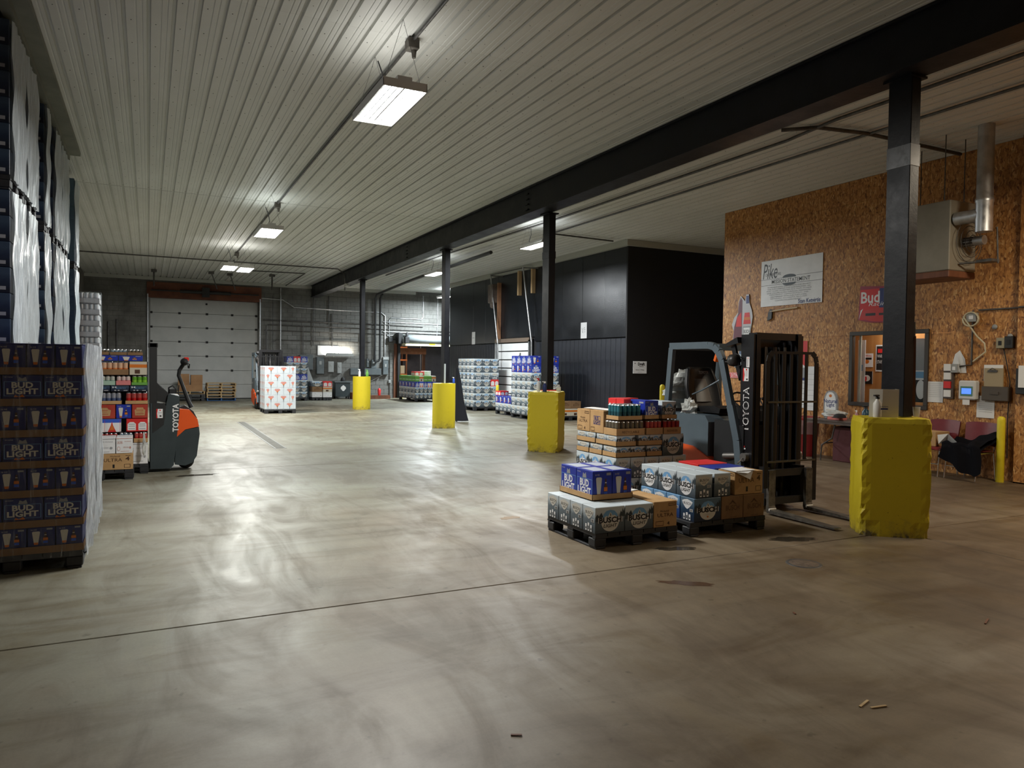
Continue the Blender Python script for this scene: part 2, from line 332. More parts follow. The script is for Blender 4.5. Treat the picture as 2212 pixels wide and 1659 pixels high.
def kbud(): return frame(.28, .36, .78, .74, NAVY, .014)+[(NAVY, 't', 'BUD', .36, .56, .66, .70, .02), (NAVY, 't', 'LIGHT', .30, .40, .76, .54, .02)]+frame(.08, .06, .36, .24, BRNI)
def redbox(): return [(KRAFT, 'p', [(.2, .2), (.16, .6), (.26, .66), (.3, .78), (.7, .78), (.74, .66), (.84, .6), (.8, .2)]), (REDC, 't', 'Budweiser', .28, .54, .72, .66, .01), (REDC, 't', 'KING OF BEERS', .3, .42, .7, .46), (REDC, 'r', .26, .30, .74, .34)]
def whitebox(c=GREYI): return [(c, 't', 'LONG DRINK', .06, .60, .40, .78), (c, 't', 'THE FINNISH', .5, .72, .92, .78), (c, 't', 'CITRUS SODA', .44, .34, .78, .42), (c, 'e', .86, .36, .05, .08), (c, 'r', .28, .12, .8, .14), (c, 'e', .16, .3, .09, .14), (WHT, 'e', .16, .3, .07, .11), (c, 'r', 0, .93, 1, .96)]
def redwhite(): return [(WHT, 'p', [(.06, .1), (.06, .6), (.16, .74), (.34, .74), (.44, .6), (.44, .1)]), (WHT, 'p', [(.56, .1), (.56, .6), (.66, .74), (.84, .74), (.94, .6), (.94, .1)])]+[(GREYI, 'r', a, b, a+.3, b+.05) for a in (.1, .6) for b in (.2, .4, .55)]
def bottles(): return [(BLUEI, 'r', 0, .72, 1, 1)]+[s for i in range(2) for s in ((WHT, 'r', .04+.5*i, 0, .46+.5*i, .72), (REDI, 'p', [(.06+.5*i, 0), (.16+.5*i, .5), (.2+.5*i, .82), (.24+.5*i, .5), (.34+.5*i, 0)]), (AMBER, 'p', [(.12+.5*i, .15), (.2+.5*i, .62), (.28+.5*i, .15)]), (REDI, 'r', .46+.5*i, 0, .47+.5*i, .9))]
def torch(): return [(s[0], 'p', [(.5+(u-.5)*.95, .55+(v-.55)*1.05) for u, v in s[2]]) if s[1] == 'p' else s for s in torch_()]
def torch_(): return [(GREYI, 'r', .36, .86, .64, .88), (PINK, 'p', [(.24, .66), (.30, .82), (.70, .82), (.76, .66), (.62, .54), (.38, .54)]), (REDI, 'r', .32, .64, .68, .68), (AMBER, 'p', [(.38, .54), (.62, .54), (.5, .28)]), (BLK, 'p', [(.47, .4), (.53, .4), (.51, 0), (.49, 0)])]
def dark_case(): return [(GREYI, 'r', .70, .12, .92, .26), (WHT, 't', 'H', .1, .6, .3, .85, .02), (LBLUE, 't', 'BUSCH', .3, .5, .8, .68), (GREYI, 'r', .2, .1, .3, .3), (GREYI, 'r', .38, .1, .48, .3)]
BCOL = {}
def casebox(w, d, h, mt, bev=.004):
    k = (round(w, 3), round(d, 3), round(h, 3), mt.name)
    if k not in BCOL: BCOL[k] = MB().box(0, w, 0, d, 0, h, 0, bev).mesh('carton', mt)
    return BCOL[k]
def dim(sh): return [((CREAM if s[0] is WHT else BUD_SHADED if s[0] is BUDB else s[0]),)+tuple(s[1:]) for s in sh]  # shade painted into the print: cream for white, shaded blue for blue
def lift(sh, a=.25):
    f = lambda v: a+(1-a)*v; out = []
    for s in sh:
        s = list(s)
        if s[1] == 'r': s[3] = f(s[3]); s[5] = f(s[5])
        elif s[1] == 'e': s[3] = f(s[3]); s[5] = s[5]*(1-a)
        elif s[1] == 'p': s[2] = [(u, f(v)) for u, v in s[2]]
        else: s[4] = f(s[4]); s[6] = f(s[6])
        out.append(tuple(s))
    return out
KINDS = {  'BUDT': ('beer_case', BUD_SHADED, ('bT', dim(lift(bud_text()))), ('bG', lift(bud_glass())), ''), 'BUDG': ('beer_case', BUD_SHADED, ('bG', lift(bud_glass())), ('bT', dim(lift(bud_text()))), ''),
  # kind: object name, carton, front print, side print, words
 'BL': ('beer_case', MISTG, ('bl', busch()), ('be', busch_end()), 'grey-blue can carton with a mountain shield'),
 'BLe': ('beer_case', MISTG, ('be', busch_end()), ('blp', busch(True, WHT)), 'grey-blue can carton, end with three printed cans forward'),
 'BB': ('beer_case', MISTN, ('bb', busch(False)), ('bbe', busch_end(False, WHT)), 'dark blue can carton with a mountain shield'),
 'BBe': ('beer_case', MISTB, ('bbe', busch_end(False, WHT)), ('bbe', busch_end(False, WHT)), 'bright blue can carton'),
 'BUDt': ('beer_case', BUDB, ('bt', bud_text()), ('bg', bud_glass()), 'blue carton with large white lettering'),
 'BUDg': ('beer_case', BUDB, ('bg', bud_glass()), ('bt', bud_text()), 'blue carton printed with a glass and bottle'),
 'ULT': ('beer_case', KRAFT, ('ul', ultra()), ('uls', ultra_s()), 'plain brown carton with thin dark lettering'),
 'ULTs': ('beer_case', KRAFT, ('uls', ultra_s()), ('uls', ultra_s()), 'plain brown carton, narrow end forward'),
 'KB': ('beer_case', KRAFTD, ('kb', kbusch()), ('kb', kbusch()), 'brown carton with a dark mountain print'),
 'KBUD': ('beer_case', KRAFT, ('kbd', kbud()), ('kbd', kbud()), 'brown carton with a framed navy logo'),
 'RED': ('beer_case', REDC, ('rd', redbox()), ('rd', redbox()), 'red and brown carton'),
 'WH': ('beer_case', WHITEP, ('wh', whitebox()), ('wh', whitebox()), 'white carton with grey lettering'),
 'WHR': ('beer_case', WHITEP, ('whr', whitebox(PINK)), ('whr', whitebox(PINK)), 'white carton with red lettering'),
 'RW': ('beer_case', REDI, ('rw', redwhite()), ('rw', redwhite()), 'red carton with two white labels'),
 'BO': ('beer_case', WHITEP, ('bo', bottles()), ('bo', bottles()), 'white and blue bottle carton'),
 'TO': ('drink_case', M('cool_white_board', (.56, .61, .65), .45), ('to', torch()), ('to', torch()), 'white carton with an orange emblem'),
 'DK': ('beer_case', MISTK, ('dk', dark_case()), ('dk', dark_case()), 'dark blue carton'),
 'GR': ('drink_case', GREENI, ('gr', [(WHT, 'r', .1, .3, .9, .36)]), ('gr', [(WHT, 'r', .1, .3, .9, .36)]), 'lime green pack'),
 'YE': ('drink_case', TAN, ('ye', [(AMBER, 'r', 0, .55, 1, .8), (BRNI, 'r', .3, .1, .6, .4)]), ('ye', [(AMBER, 'r', 0, .55, 1, .8)]), 'tan and yellow pack'),
}
def case(kind, x0, x1, y0, y1, z0, z1, label, group, g=.0025, parts=True):
    nm, mt, fa, la, _ = KINDS[kind]; w = x1-x0-2*g; d = y1-y0-2*g; h = z1-z0-.002
    o = ob(nm, casebox(w, d, h, mt), None, (x0+g, y0+g, z0+.001)); tag(o, label, 'beer case' if nm == 'beer_case' else 'drink case', group)
    if parts:
        ob('printed_front', art(fa[0], w, h, fa[1]), o)
        ob('printed_side', art(la[0], d, h, la[1]), o, (0, d, 0), -math.pi/2)
    return o
CAN = {}
def canmesh(r, h, bands):
    k = (r, h, tuple(b.name for b in bands))
    if k not in CAN:
        b = MB(); b.lathe([(r*.8, 0), (r, .01), (r, h*.5)], n=10, m=0); b.lathe([(r, h*.5), (r, h-.018)], n=10, m=1)
        b.lathe([(r, h-.018), (r*.82, h-.004), (r*.78, h-.004), (r*.74, h-.010), (.0001, h-.010)], n=10, m=2)
        CAN[k] = b.mesh('can', list(bands)+[SILV])
    return CAN[k]
def cantray(x0, x1, y0, y1, z0, z1, th, nx, ny, bands, label, group, words=None, tray=KRAFT, only_front=False, lid=None):
    w = x1-x0-.006; d = y1-y0-.006; b = MB(); t = .004
    b.box(0, w, 0, d, 0, t); b.box(0, w, 0, t, t, th); b.box(0, w, d-t, d, t, th); b.box(0, t, t, d-t, t, th); b.box(w-t, w, t, d-t, t, th)
    o = b.build('can_tray', tray, None, (x0+.003, y0+.003, z0+.001)); tag(o, label, 'beer case', group)
    r = min((w-2*t)/nx, (d-2*t)/ny)/2-.0008; me = canmesh(r, z1-z0-t-.004, bands)
    for i in range(nx):
        for j in range(ny):
            if only_front and 0 < i and 0 < j and j < ny-1: continue
            ob('can', me, o, (t+(i+.5)*(w-2*t)/nx, t+(j+.5)*(d-2*t)/ny, t+.001))
    if words: ob('printed_front', art('tw'+words, w, th, [(BRNI, 't', words, .2, .3, .8, .65)]), o)
    return o
def pallet(x0, x1, y0, y1, label, z=0., h=.14, group=None, mt=None, lettering=False):
    mt = mt or PLAS; w = x1-x0; d = y1-y0; k = ('pal', round(w, 3), round(d, 3), mt.name)
    t = thing('pallet', label, 'pallet', (x0, y0, z), 0, group)
    if k not in BCOL:
        a = MB(); nb = 7
        for i in range(nb): a.box(i*w/nb+.004, (i+1)*w/nb-.004, 0, d, .112, .14)
        a.box(0, w, 0, .05, .095, .112); a.box(0, w, d-.05, d, .095, .112); a.box(0, w, d/2-.05, d/2+.05, .095, .112)
        f = MB().box(0, .12, 0, .12, .018, .095, 0, .008); rn = MB().box(0, .10, 0, d, 0, .018, 0, .003)
        BCOL[k] = (a.mesh('deck', mt), f.mesh('foot', mt), rn.mesh('runner', mt))
    a, f, rn = BCOL[k]; ob('deck', a, t)
    for x in (.0, w/2-.06, w-.12):
        for y in (.0, d/2-.06, d-.12): ob('foot', f, t, (x, y, 0))
    for x in (.01, w/2-.05, w-.11): ob('runner', rn, t, (x, 0, 0))
    return t
ORD = ['first', 'second', 'third', 'fourth', 'fifth', 'sixth', 'seventh', 'eighth', 'ninth', 'tenth', 'eleventh', 'twelfth']
# =====================================================  the hall
ZC = 5.12; XL = -2.3; YB = 34.2; YF = -5.0; XR = 17.0; XO = 11.62
# floor: bed and slabs with open joints
fl = MB().box(XL-.2, XR+2, YF-.2, 46, -.25, -.022); FLO = struct('floor', fl, M('joint_dirt', (.055, .045, .035), .95))
JX = [XL, 6.86, XR+1]; JY = [YF, 4.96, 12.01, 19.3, 26.6, 34.0, 45.5]
for i in range(len(JX)-1):
    for j in range(len(JY)-1):
        g = .007
        MB().box(JX[i]+g, JX[i+1]-g, JY[j]+g, JY[j+1]-g, -.022, 0, 0, .004).build('slab', FLOOR, FLO)
# ceiling: ribbed steel sheets, each a piece
PITCH = .2286; PW = PITCH*4
def sheet(L):
    prof = []
    for k in range(4):
        x = k*PITCH; prof += [(x, 0), (x+.006, .034), (x+.034, .034), (x+.040, 0), (x+.12, 0), (x+.125, .005), (x+.135, .005), (x+.14, 0), (x+.175, 0), (x+.18, .005), (x+.19, .005), (x+.195, 0)]
    prof.append((PW-.001, 0)); b = MB(); n = len(prof); b.recalc = False
    b.add([(x, y, z) for y in (0, L) for x, z in prof], [(i, i+1, n+i+1, n+i) for i in range(n-1)])
    for i in range(len(b.f)): b.f[i] = b.f[i][::-1]
    return b
cb = MB().box(XL-.1, XR+1, YF, 46, ZC+.06, ZC+.12); CEI = struct('ceiling', cb, M('ceiling_back', (.2, .2, .18), .9))
YS = [YF, -1.45, 7.66, 16.8, 25.9, 34.25]
smesh = {}
scr = MB()
for j in range(5):
    L = YS[j+1]-YS[j]-.008
    kk = round(L, 3)
    if kk not in smesh: smesh[kk] = sheet(L).mesh('ceiling_sheet', CEIL)
    x = XL
    while x < XR:
        ob('ceiling_sheet', smesh[kk], CEI, (x, YS[j]+.004, ZC+(.0 if j % 2 else .003)))
        x += PW
    y = YS[j]+.3
    while y < YS[j+1] and j > 0 and j < 4:
        for q in range(int((14-XL)/PITCH)):
            xx = XL+q*PITCH+.085; c = (xx, y+random.uniform(-.01, .01)); r = .006
            scr.add([(c[0]-r, c[1]-r, ZC+.002), (c[0]+r, c[1]-r, ZC+.002), (c[0]+r, c[1]+r, ZC+.002), (c[0]-r, c[1]+r, ZC+.002), (c[0], c[1], ZC-.005)], [(0, 1, 4), (1, 2, 4), (2, 3, 4), (3, 0, 4)])
        y += .61
so = scr.build('sheet_screws', M('screw_head', (.12, .12, .12), .4, .5), CEI); so['kind'] = 'stuff'
struct('trim_1', MB().box(-1.27, -1.17, YF, 14.45, 4.98, 5.118).box(-1.17, -1.02, YF, 14.45, 5.06, 5.118), noisy('dull_painted_trim', (.13, .135, .11), (.19, .195, .16), 2, .6))
struct('trim_2', MB().box(XL, 11.6, YB-.10, YB, 4.98, 5.118), M('pale_angle', (.42, .43, .40), .5))
struct('wall_left', MB().box(XL-.1, XL, YF, 46, 0, ZC+.05), noisy('dark_panelled_wall', (.12, .11, .10), (.17, .16, .14), 1, .8))
struct('wall_rear', MB().box(XL, XR, YF-.1, YF, 0, ZC+.05), OSB)
# ---- back wall of concrete block
def wall_holes(b, x0, x1, z0, z1, y0, y1, holes):
    xs = sorted({x0, x1, *[h[0] for h in holes], *[h[1] for h in holes]}); zs = sorted({z0, z1, *[h[2] for h in holes], *[h[3] for h in holes]})
    for i in range(len(xs)-1):
        for j in range(len(zs)-1):
            cx = (xs[i]+xs[i+1])/2; cz = (zs[j]+zs[j+1])/2
            if any(h[0] < cx < h[1] and h[2] < cz < h[3] for h in holes): continue
            b.box(xs[i], xs[i+1], y0, y1, zs[j], zs[j+1])
    return b
HOLES = [(.02, 4.42, 0, 4.9), (10.72, 13.6, 0, 2.62)]
WB = struct('wall_back', wall_holes(MB(), XL, XR, 0, ZC+.05, YB, YB+.2, HOLES), CMUD)
bw, bh = .406, .2032
cells = []
r = 0
z = 0.
while z < ZC-.02:
    x = XL-(bw/2 if r % 2 else 0)
    while x < 14.4:
        a, b_ = max(x, XL), min(x+bw, 14.6); z1 = min(z+bh, ZC-.01)
        for h in HOLES:
            if h[2] < (z+z1)/2 < h[3]:
                if a < h[0] < b_: b_ = h[0]
                elif a < h[1] < b_: a = h[1]
                elif h[0] <= a and b_ <= h[1]: a = b_
        if b_-a > .06: cells.append((a, b_, z, z1))
        x += bw
    z += bh; r += 1
cells.sort(key=lambda c: (abs((c[0]+c[1])/2-9.4) + abs((c[2]+c[3])/2-3)*.9))
bm_ = {}
rest = MB()
for i, (a, b_, z0, z1) in enumerate(cells):
    if i < 300:
        k = (round(b_-a, 2), round(z1-z0, 2))
        if k not in bm_: bm_[k] = MB().box(.005, b_-a-.005, -.012, .01, .005, z1-z0-.005, 0, .003).mesh('block', CMU)
        ob('block', bm_[k], WB, (a, YB+random.uniform(-.002, .003), z0))
    else: rest.box(a+.005, b_-.005, YB-.012, YB+.01, z0+.005, z1-.005)
ro = rest.build('block_courses', CMU, WB); ro['kind'] = 'stuff'
# ---- room seen through the doorway
struct('wall_side_room', MB().box(14.6, 14.7, YB+.2, 45, 0, 3.2).box(8.8, 8.9, YB+.2, 45, 0, 3.2).box(8.9, 14.6, 41.0, 41.1, 0, 3.2).box(8.9, 14.6, YB+.2, 41, 3.2, 3.3), noisy('side_room_board', (.12, .12, .15), (.18, .17, .2), 2, .8))
struct('wall_partition', MB().box(12.55, 14.55, 36.0, 36.1, 0, 3.2), noisy('grey_purple_board', (.13, .125, .15), (.17, .165, .19), 2, .8))
# ---- cooler (black box room)
struct('wall_cooler_side', MB().box(11.86, 11.95, 16.92, 30.1, 0, 4.98), M('cooler_core', (.01, .01, .012), .8))
WCs = bpy.data.objects['wall_cooler_side']
ys = [16.86, 17.95, 19.15, 20.35, 21.55, 22.2, 25.1, 26.3, 27.5, 28.7, 30.1]
for i in range(len(ys)-1):
    if i == 5: MB().box(0, .06, .004, 2.9-.004, 2.62, 4.95, 0, .006).build('wall_panel', COOL, WCs, (11.80, ys[i], 0)); continue
    MB().box(0, .06, .004, ys[i+1]-ys[i]-.004, 2.47, 4.95, 0, .006).build('wall_panel', COOL, WCs, (11.80+random.uniform(0, .006), ys[i], 0))
bd = MB().box(0, .03, .006, .242, 0, 2.44, 0, .008).mesh('siding_board', COOLR)
y = 16.86
while y < 30:
    if not (22.1 < y+.12 < 25.15): ob('siding_board', bd, WCs, (11.815, y, 0))
    y += .25
struct('wall_cooler_front', MB().box(11.80, XR, 16.80, 16.86, 0, 4.97), M('black_flat_board', (.006, .006, .007), .6))
struct('wall_cooler_end', MB().box(11.86, XR, 30.1, 30.2, 0, 4.97), M('black_flat_board', (.006, .006, .007), .6))
struct('trim_3', MB().box(11.70, 11.84, 16.70, 30.1, 4.955, 5.116).box(11.84, XR, 16.70, 16.84, 4.955, 5.116), M('pale_trim', (.42, .43, .38), .5))
# ---- OSB office
GY0, GY1, GZ0, GZ1 = 7.98, 9.38, 1.06, 2.27
WO = struct('wall_office', wall_holes(MB(), 0, 0, 0, 0, 0, 0, []).box(XO+.02, XO+.10, 12.75, 12.83, 0, ZC), M('stud_wood', (.3, .2, .1), .8))
WO2 = None
def osbp(y0, y1, z0, z1, x=XO, par=WO, seam=.0015):
    if y1-y0 < .02 or z1-z0 < .02: return
    MB().box(x, x+.018, y0+seam, y1-seam, z0+seam, z1-seam).build('board_panel', OSB, par)
yy = [6.48, 6.75, 7.98, 9.38, 10.40, 11.61, 12.83]; zz = [0, 1.06, 2.27, 4.70, 5.118]
for i in range(len(yy)-1):
    for j in range(len(zz)-1):
        if yy[i] == 7.98 and j == 1: continue
        osbp(yy[i], yy[i+1], zz[j], zz[j+1])
struct('wall_office_end', MB().box(XO+.02, XR, 12.80, 12.83, 0, ZC), OSB)
WR2 = struct('wall_right', MB().box(XO-.12, XO+.3, YF, 6.47, 0, .02), OSB)
for i, y0 in enumerate([6.47-1.22*k for k in range(1, 10)]):
    for z0, z1 in ((.0, 2.44), (2.44, 4.88), (4.88, 5.118)): osbp(y0, y0+1.22, z0, z1, XO-.12, WR2)
MB().box(XO-.102, XO+.02, 6.45, 6.468, 0, ZC).build('return_panel', OSB, WR2)
# backing so no light leaks, office room behind the glass
struct('wall_office_inner', wall_holes(MB(), 0, 0, 0, 0, 0, 0, []).box(XO+.75, XO+.8, 6.5, 12.7, 0, ZC).box(XO+.1, XO+.75, 7.2, 7.25, 0, 3).box(XO+.1, XO+.75, 10.2, 10.25, 0, 3).box(XO+.1, XO+.75, 7.2, 10.2, 2.6, 2.65), noisy('office_panelling', (.40, .17, .05), (.50, .24, .08), 1.2, .45, stretch=(1, 6, .3)))
WIN = struct('window_1', None, None)
b = MB(); x0 = XO-.03; x1 = XO+.05
b.box(x0, x1, GY0-.07, GY1+.07, GZ1, GZ1+.07, 0, .004).box(x0, x1, GY0-.07, GY1+.07, GZ0-.07, GZ0, 0, .004).box(x0, x1, GY0-.07, GY0, GZ0, GZ1, 0, .004).box(x0, x1, GY1, GY1+.07, GZ0, GZ1, 0, .004)
b.build('window_frame', M('dark_bronze_frame', (.035, .028, .022), .5), WIN)
gm = M('window_glass', (.9, .95, .95), .02); P(gm).inputs['Transmission Weight'].default_value = 1; P(gm).inputs['IOR'].default_value = 1.1
MB().box(XO+.01, XO+.016, GY0, GY1, GZ0, GZ1).build('pane', gm, WIN)
MB().box(XO+.03, XO+.05, GY1-.14, GY1-.10, GZ0, GZ1).build('inner_jamb', M('jamb', (.4, .36, .3), .6), WIN)
# ---- beam, columns and guards
bm1 = thing('steel_beam', 'long black steel beam under the ceiling carrying the row of columns', 'beam', (0, YF, 0))
MB().box(6.62, 6.98, 0, YB-YF, 4.60, 4.63).build('lower_flange', BLACKP, bm1)
MB().box(6.66, 6.94, 0, YB-YF, 4.63, 5.09).build('web', BLACKP, bm1)
MB().box(6.62, 6.98, 0, YB-YF, 5.09, 5.118).build('upper_flange', BLACKP, bm1)
for y in (12.9, 20.4): 
    for k in range(4): MB().box(6.63, 6.66, y-YF-.06, y-YF+.06, 4.68+.1*k, 4.70+.1*k).build('splice_bolt', BLACKP, bm1)
COLS = [(6.89, 5.03, 'column rising from the rough square yellow block nearest the camera'), (7.0, 12.62, 'column rising from the square yellow block beside the corner of the cooler'), (6.90, 17.9, 'column rising from the larger round yellow guard'), (6.83, 25.9, 'column rising from the farthest round yellow guard')]
for i, (x, y, l) in enumerate(COLS):
    t = thing('support_column', 'black steel '+l, 'column', (x, y, 0), 0, 'steel columns under the beam')
    wy = .13 if i < 2 else .12
    z0 = 1.18 if i < 2 else 1.16
    MB().box(-.07, .07, -wy, wy, z0, 4.60, 0, .006).build('shaft', BLACKP, t)
    MB().box(-.12, .12, -.16, .16, 4.575, 4.598).build('cap_plate', BLACKP, t)
    if i in (0,): MB().box(-.074, .074, -wy-.004, wy+.004, 3.70, 3.92, 0, .003).build('sleeve', noisy('scuffed_black', (.03, .032, .036), (.09, .095, .10), 12, .3, .5), t)
    if i == 1: MB().box(-.076, .076, -wy-.006, wy+.006, 3.72, 3.86, 0, .003).build('sleeve', BLACKP, t)
def rough_block(corners, h, name, label):
    """chipped concrete block from four ground corners"""
    b = MB(); c = [Vector((x, y, 0)) for x, y in corners]; n = 14; nz = 22; cen = sum(c, Vector())/4
    rnd = random.Random(3 if len(label) % 2 else 5)
    rows = []
    per = []
    for e in range(4):
        for k in range(n): per.append((e, k/n))
    for j in range(nz+1):
        z = h*j/nz; row = []
        for e, t in per:
            p = c[e].lerp(c[(e+1) % 4], t); near = min(t, 1-t)
            o = 0.
            if t == 0: o = -rnd.choice([.006, .008, .012, .03, .02])-(.03 if z < .08 else 0)
            elif near < .1: o = -rnd.uniform(0, .008)
            if z < .12 and near < .25: o -= rnd.uniform(0, .012)
            if j == nz: o -= .012
            d = (p-cen); d.z = 0; p = p+d.normalized()*o; p.z = z-(rnd.uniform(0, .01) if j == nz else 0); row.append(p)
        rows.append(row)
    m = len(per); vs = [p for r in rows for p in r]
    b.add(vs, [(j*m+i, j*m+(i+1) % m, (j+1)*m+(i+1) % m, (j+1)*m+i) for j in range(nz) for i in range(m)], 0, False)
    b.add(rows[-1], [tuple(range(m))]); b.add(rows[0], [tuple(range(m))[::-1]])
    o = b.build(name, YBLK); tag(o, label, 'column guard', 'yellow concrete column guards'); return o
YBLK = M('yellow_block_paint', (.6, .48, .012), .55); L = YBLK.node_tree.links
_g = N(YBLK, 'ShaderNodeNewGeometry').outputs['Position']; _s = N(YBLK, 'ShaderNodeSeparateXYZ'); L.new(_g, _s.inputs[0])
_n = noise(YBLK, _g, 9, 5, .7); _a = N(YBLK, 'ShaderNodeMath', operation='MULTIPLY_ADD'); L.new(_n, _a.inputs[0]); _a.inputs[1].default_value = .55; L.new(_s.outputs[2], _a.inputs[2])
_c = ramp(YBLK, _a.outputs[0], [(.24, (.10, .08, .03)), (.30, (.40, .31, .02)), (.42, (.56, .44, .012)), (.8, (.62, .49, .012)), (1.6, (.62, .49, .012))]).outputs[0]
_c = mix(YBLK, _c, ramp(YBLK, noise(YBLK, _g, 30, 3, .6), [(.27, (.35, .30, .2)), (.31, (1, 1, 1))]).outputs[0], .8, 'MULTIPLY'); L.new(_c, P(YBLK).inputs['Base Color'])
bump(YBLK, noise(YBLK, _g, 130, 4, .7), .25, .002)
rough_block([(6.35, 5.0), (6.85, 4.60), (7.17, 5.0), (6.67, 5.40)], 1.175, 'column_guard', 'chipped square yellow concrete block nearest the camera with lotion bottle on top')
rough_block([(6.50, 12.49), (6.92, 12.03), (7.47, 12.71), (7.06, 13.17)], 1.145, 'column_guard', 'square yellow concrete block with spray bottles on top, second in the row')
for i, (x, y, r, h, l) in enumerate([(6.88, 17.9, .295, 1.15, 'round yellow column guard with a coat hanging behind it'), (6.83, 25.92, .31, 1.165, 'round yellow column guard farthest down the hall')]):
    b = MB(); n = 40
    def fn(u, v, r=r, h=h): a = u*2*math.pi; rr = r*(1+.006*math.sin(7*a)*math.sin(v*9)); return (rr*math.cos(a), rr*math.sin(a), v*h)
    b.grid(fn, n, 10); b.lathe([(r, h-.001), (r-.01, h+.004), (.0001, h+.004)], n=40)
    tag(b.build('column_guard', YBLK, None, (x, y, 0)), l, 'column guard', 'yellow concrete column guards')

# ===================================================== lights
EMI = M('lamp_tube', (1, .985, .95), .3, emit=9.0); REF = M('lamp_reflector', (.85, .86, .86), .25, .6)
def highbay(x, y, z, L=1.22, Wd=.46, label='', power=None, cord=True, col=(1, .98, .93)):
    t = thing('high_bay_light', label, 'ceiling light', (x, y, z), 0, 'high bay lights over the hall')
    b = MB().box(-Wd/2, Wd/2, -L/2, L/2, .07, .085).box(-.075, .075, -L/2+.02, L/2-.02, .085, .13)
    b.box(-Wd/2, -Wd/2+.006, -L/2, L/2, 0, .07).box(Wd/2-.006, Wd/2, -L/2, L/2, 0, .07).box(-Wd/2, Wd/2, -L/2, -L/2+.006, 0, .07).box(-Wd/2, Wd/2, L/2-.006, L/2, 0, .07)
    b.build('housing', M('lamp_housing', (.7, .7, .7), .5), t)
    b = MB()
    for s in (-1, 1):
        for k in range(3):
            u = s*(.035+.065*k)-s*.0; b.prism([(u-.028, .015), (u, .066), (u+.028, .015), (u, .069)], -L/2+.02, L/2-.02)
    b.build('reflector', REF, t)
    for k in range(6):
        u = (k-2.5)*Wd/6.6+(.012 if k > 2 else -.012); MB().lathe([(.009, -L/2+.03), (.009, L/2-.03)], (u, 0, .012), 10, 'y').build('lamp_tube', EMI, t)
    for sy in (-1, 1):
        for sx in (-1, 1): MB().tube([(sx*Wd*.42, sy*L*.42, .08), (0, sy*L*.42, ZC-z+.004)], .0022, 5).build('hanger_wire', DSTEEL, t)
    if cord:
        pts = [(0, L/2*.6, .12), (.03, L/2*.75, .2), (.10, L/2*.8, .36), (.06, L/2*.7, .52), (0, L/2*.66, ZC-z-.08)]
        MB().tube(pts, .008, 6).build('power_cord', RUBBER, t)
    p = power if power else LAMP_W
    area('lamp_glow', (x, y, z-.012), Wd*.95, L*.95, p, col)
    area('added_ceiling_fill', (x, y, z+.15), Wd*.95, L*.95, UP_W*p/150, col, (math.pi, 0, 0))  # unseen fill added above the closed housing to brighten the ceiling
    return t
highbay(2.31, 7.78, 4.40, label='nearest large fluorescent high bay light hanging by wires')
highbay(2.31, 16.6, 4.40, label='second high bay light along the ceiling conduit', col=(.93, 1, .96))
highbay(2.15, 23.4, 4.40, Wd=.40, label='left of the twin high bay lights near the overhead door')
highbay(2.62, 23.6, 4.40, Wd=.40, label='right of the twin high bay lights near the overhead door', cord=False)
highbay(8.50, 15.95, 4.55, Wd=.34, label='high bay light in front of the upper cooler wall', power=200, col=(.92, .97, 1))
highbay(8.35, 22.6, 4.55, Wd=.36, label='bright high bay light beside the third column top', power=200, col=(.92, .97, 1))
highbay(12.3, 31.9, 4.72, Wd=.46, label='high bay light closest to the grey block wall', power=480, col=(.85, .95, 1))
area('side_room_light', (11.8, 37.5, 3.1), 1.2, .4, 60, (1, .93, .78))
area('office_light', (XO+.42, 8.7, 2.58), .5, 1.2, 9, (1, .93, .85))
# =====================================================  stock on pallets
FILM = M('stretch_film', (.80, .86, .92), .22); L = FILM.node_tree.links
_v = coord(FILM, 'Object', (3, 3, .35)); _f = noise(FILM, _v, 9, 6, .7, .6)
_r = ramp(FILM, _f, [(.30, (.02,)*3), (.54, (.07,)*3), (.70, (.34,)*3)]); L.new(_r.outputs[0], P(FILM).inputs['Alpha']); bump(FILM, noise(FILM, _v, 22, 5, .75, .5), .9, .02)
FILMD = M('stretch_film_sheen', (.74, .80, .86), .25); L = FILMD.node_tree.links  # same film, its grazing sheen put into a denser, whiter opacity
_v = coord(FILMD, 'Object', (3, 3, .3)); _f = noise(FILMD, _v, 9, 6, .7, .8)
_r = ramp(FILMD, _f, [(.30, (.35,)*3), (.50, (.60,)*3), (.62, (.95,)*3)]); L.new(_r.outputs[0], P(FILMD).inputs['Alpha']); bump(FILMD, noise(FILMD, _v, 18, 6, .75, .8), 1.0, .03)
CORE = MB(); CORE.recalc = False
def core(x0, x1, y0, y1, z0, z1, g=.0025): CORE.box(x0+g, x1-g, y0+g, y1-g, z0+.001, z1-.001)
FILMW = M('stretch_film_white', (.74, .82, .88), .22); L = FILMW.node_tree.links
_v = coord(FILMW, 'Object', (3, 3, .22)); _f = noise(FILMW, _v, 7, 6, .7, .8)
_r = ramp(FILMW, _f, [(.28, (.45,)*3), (.42, (.80,)*3), (.6, (.95,)*3)]); L.new(_r.outputs[0], P(FILMW).inputs['Alpha']); bump(FILMW, noise(FILMW, _v, 16, 6, .75, .8), 1.0, .03)
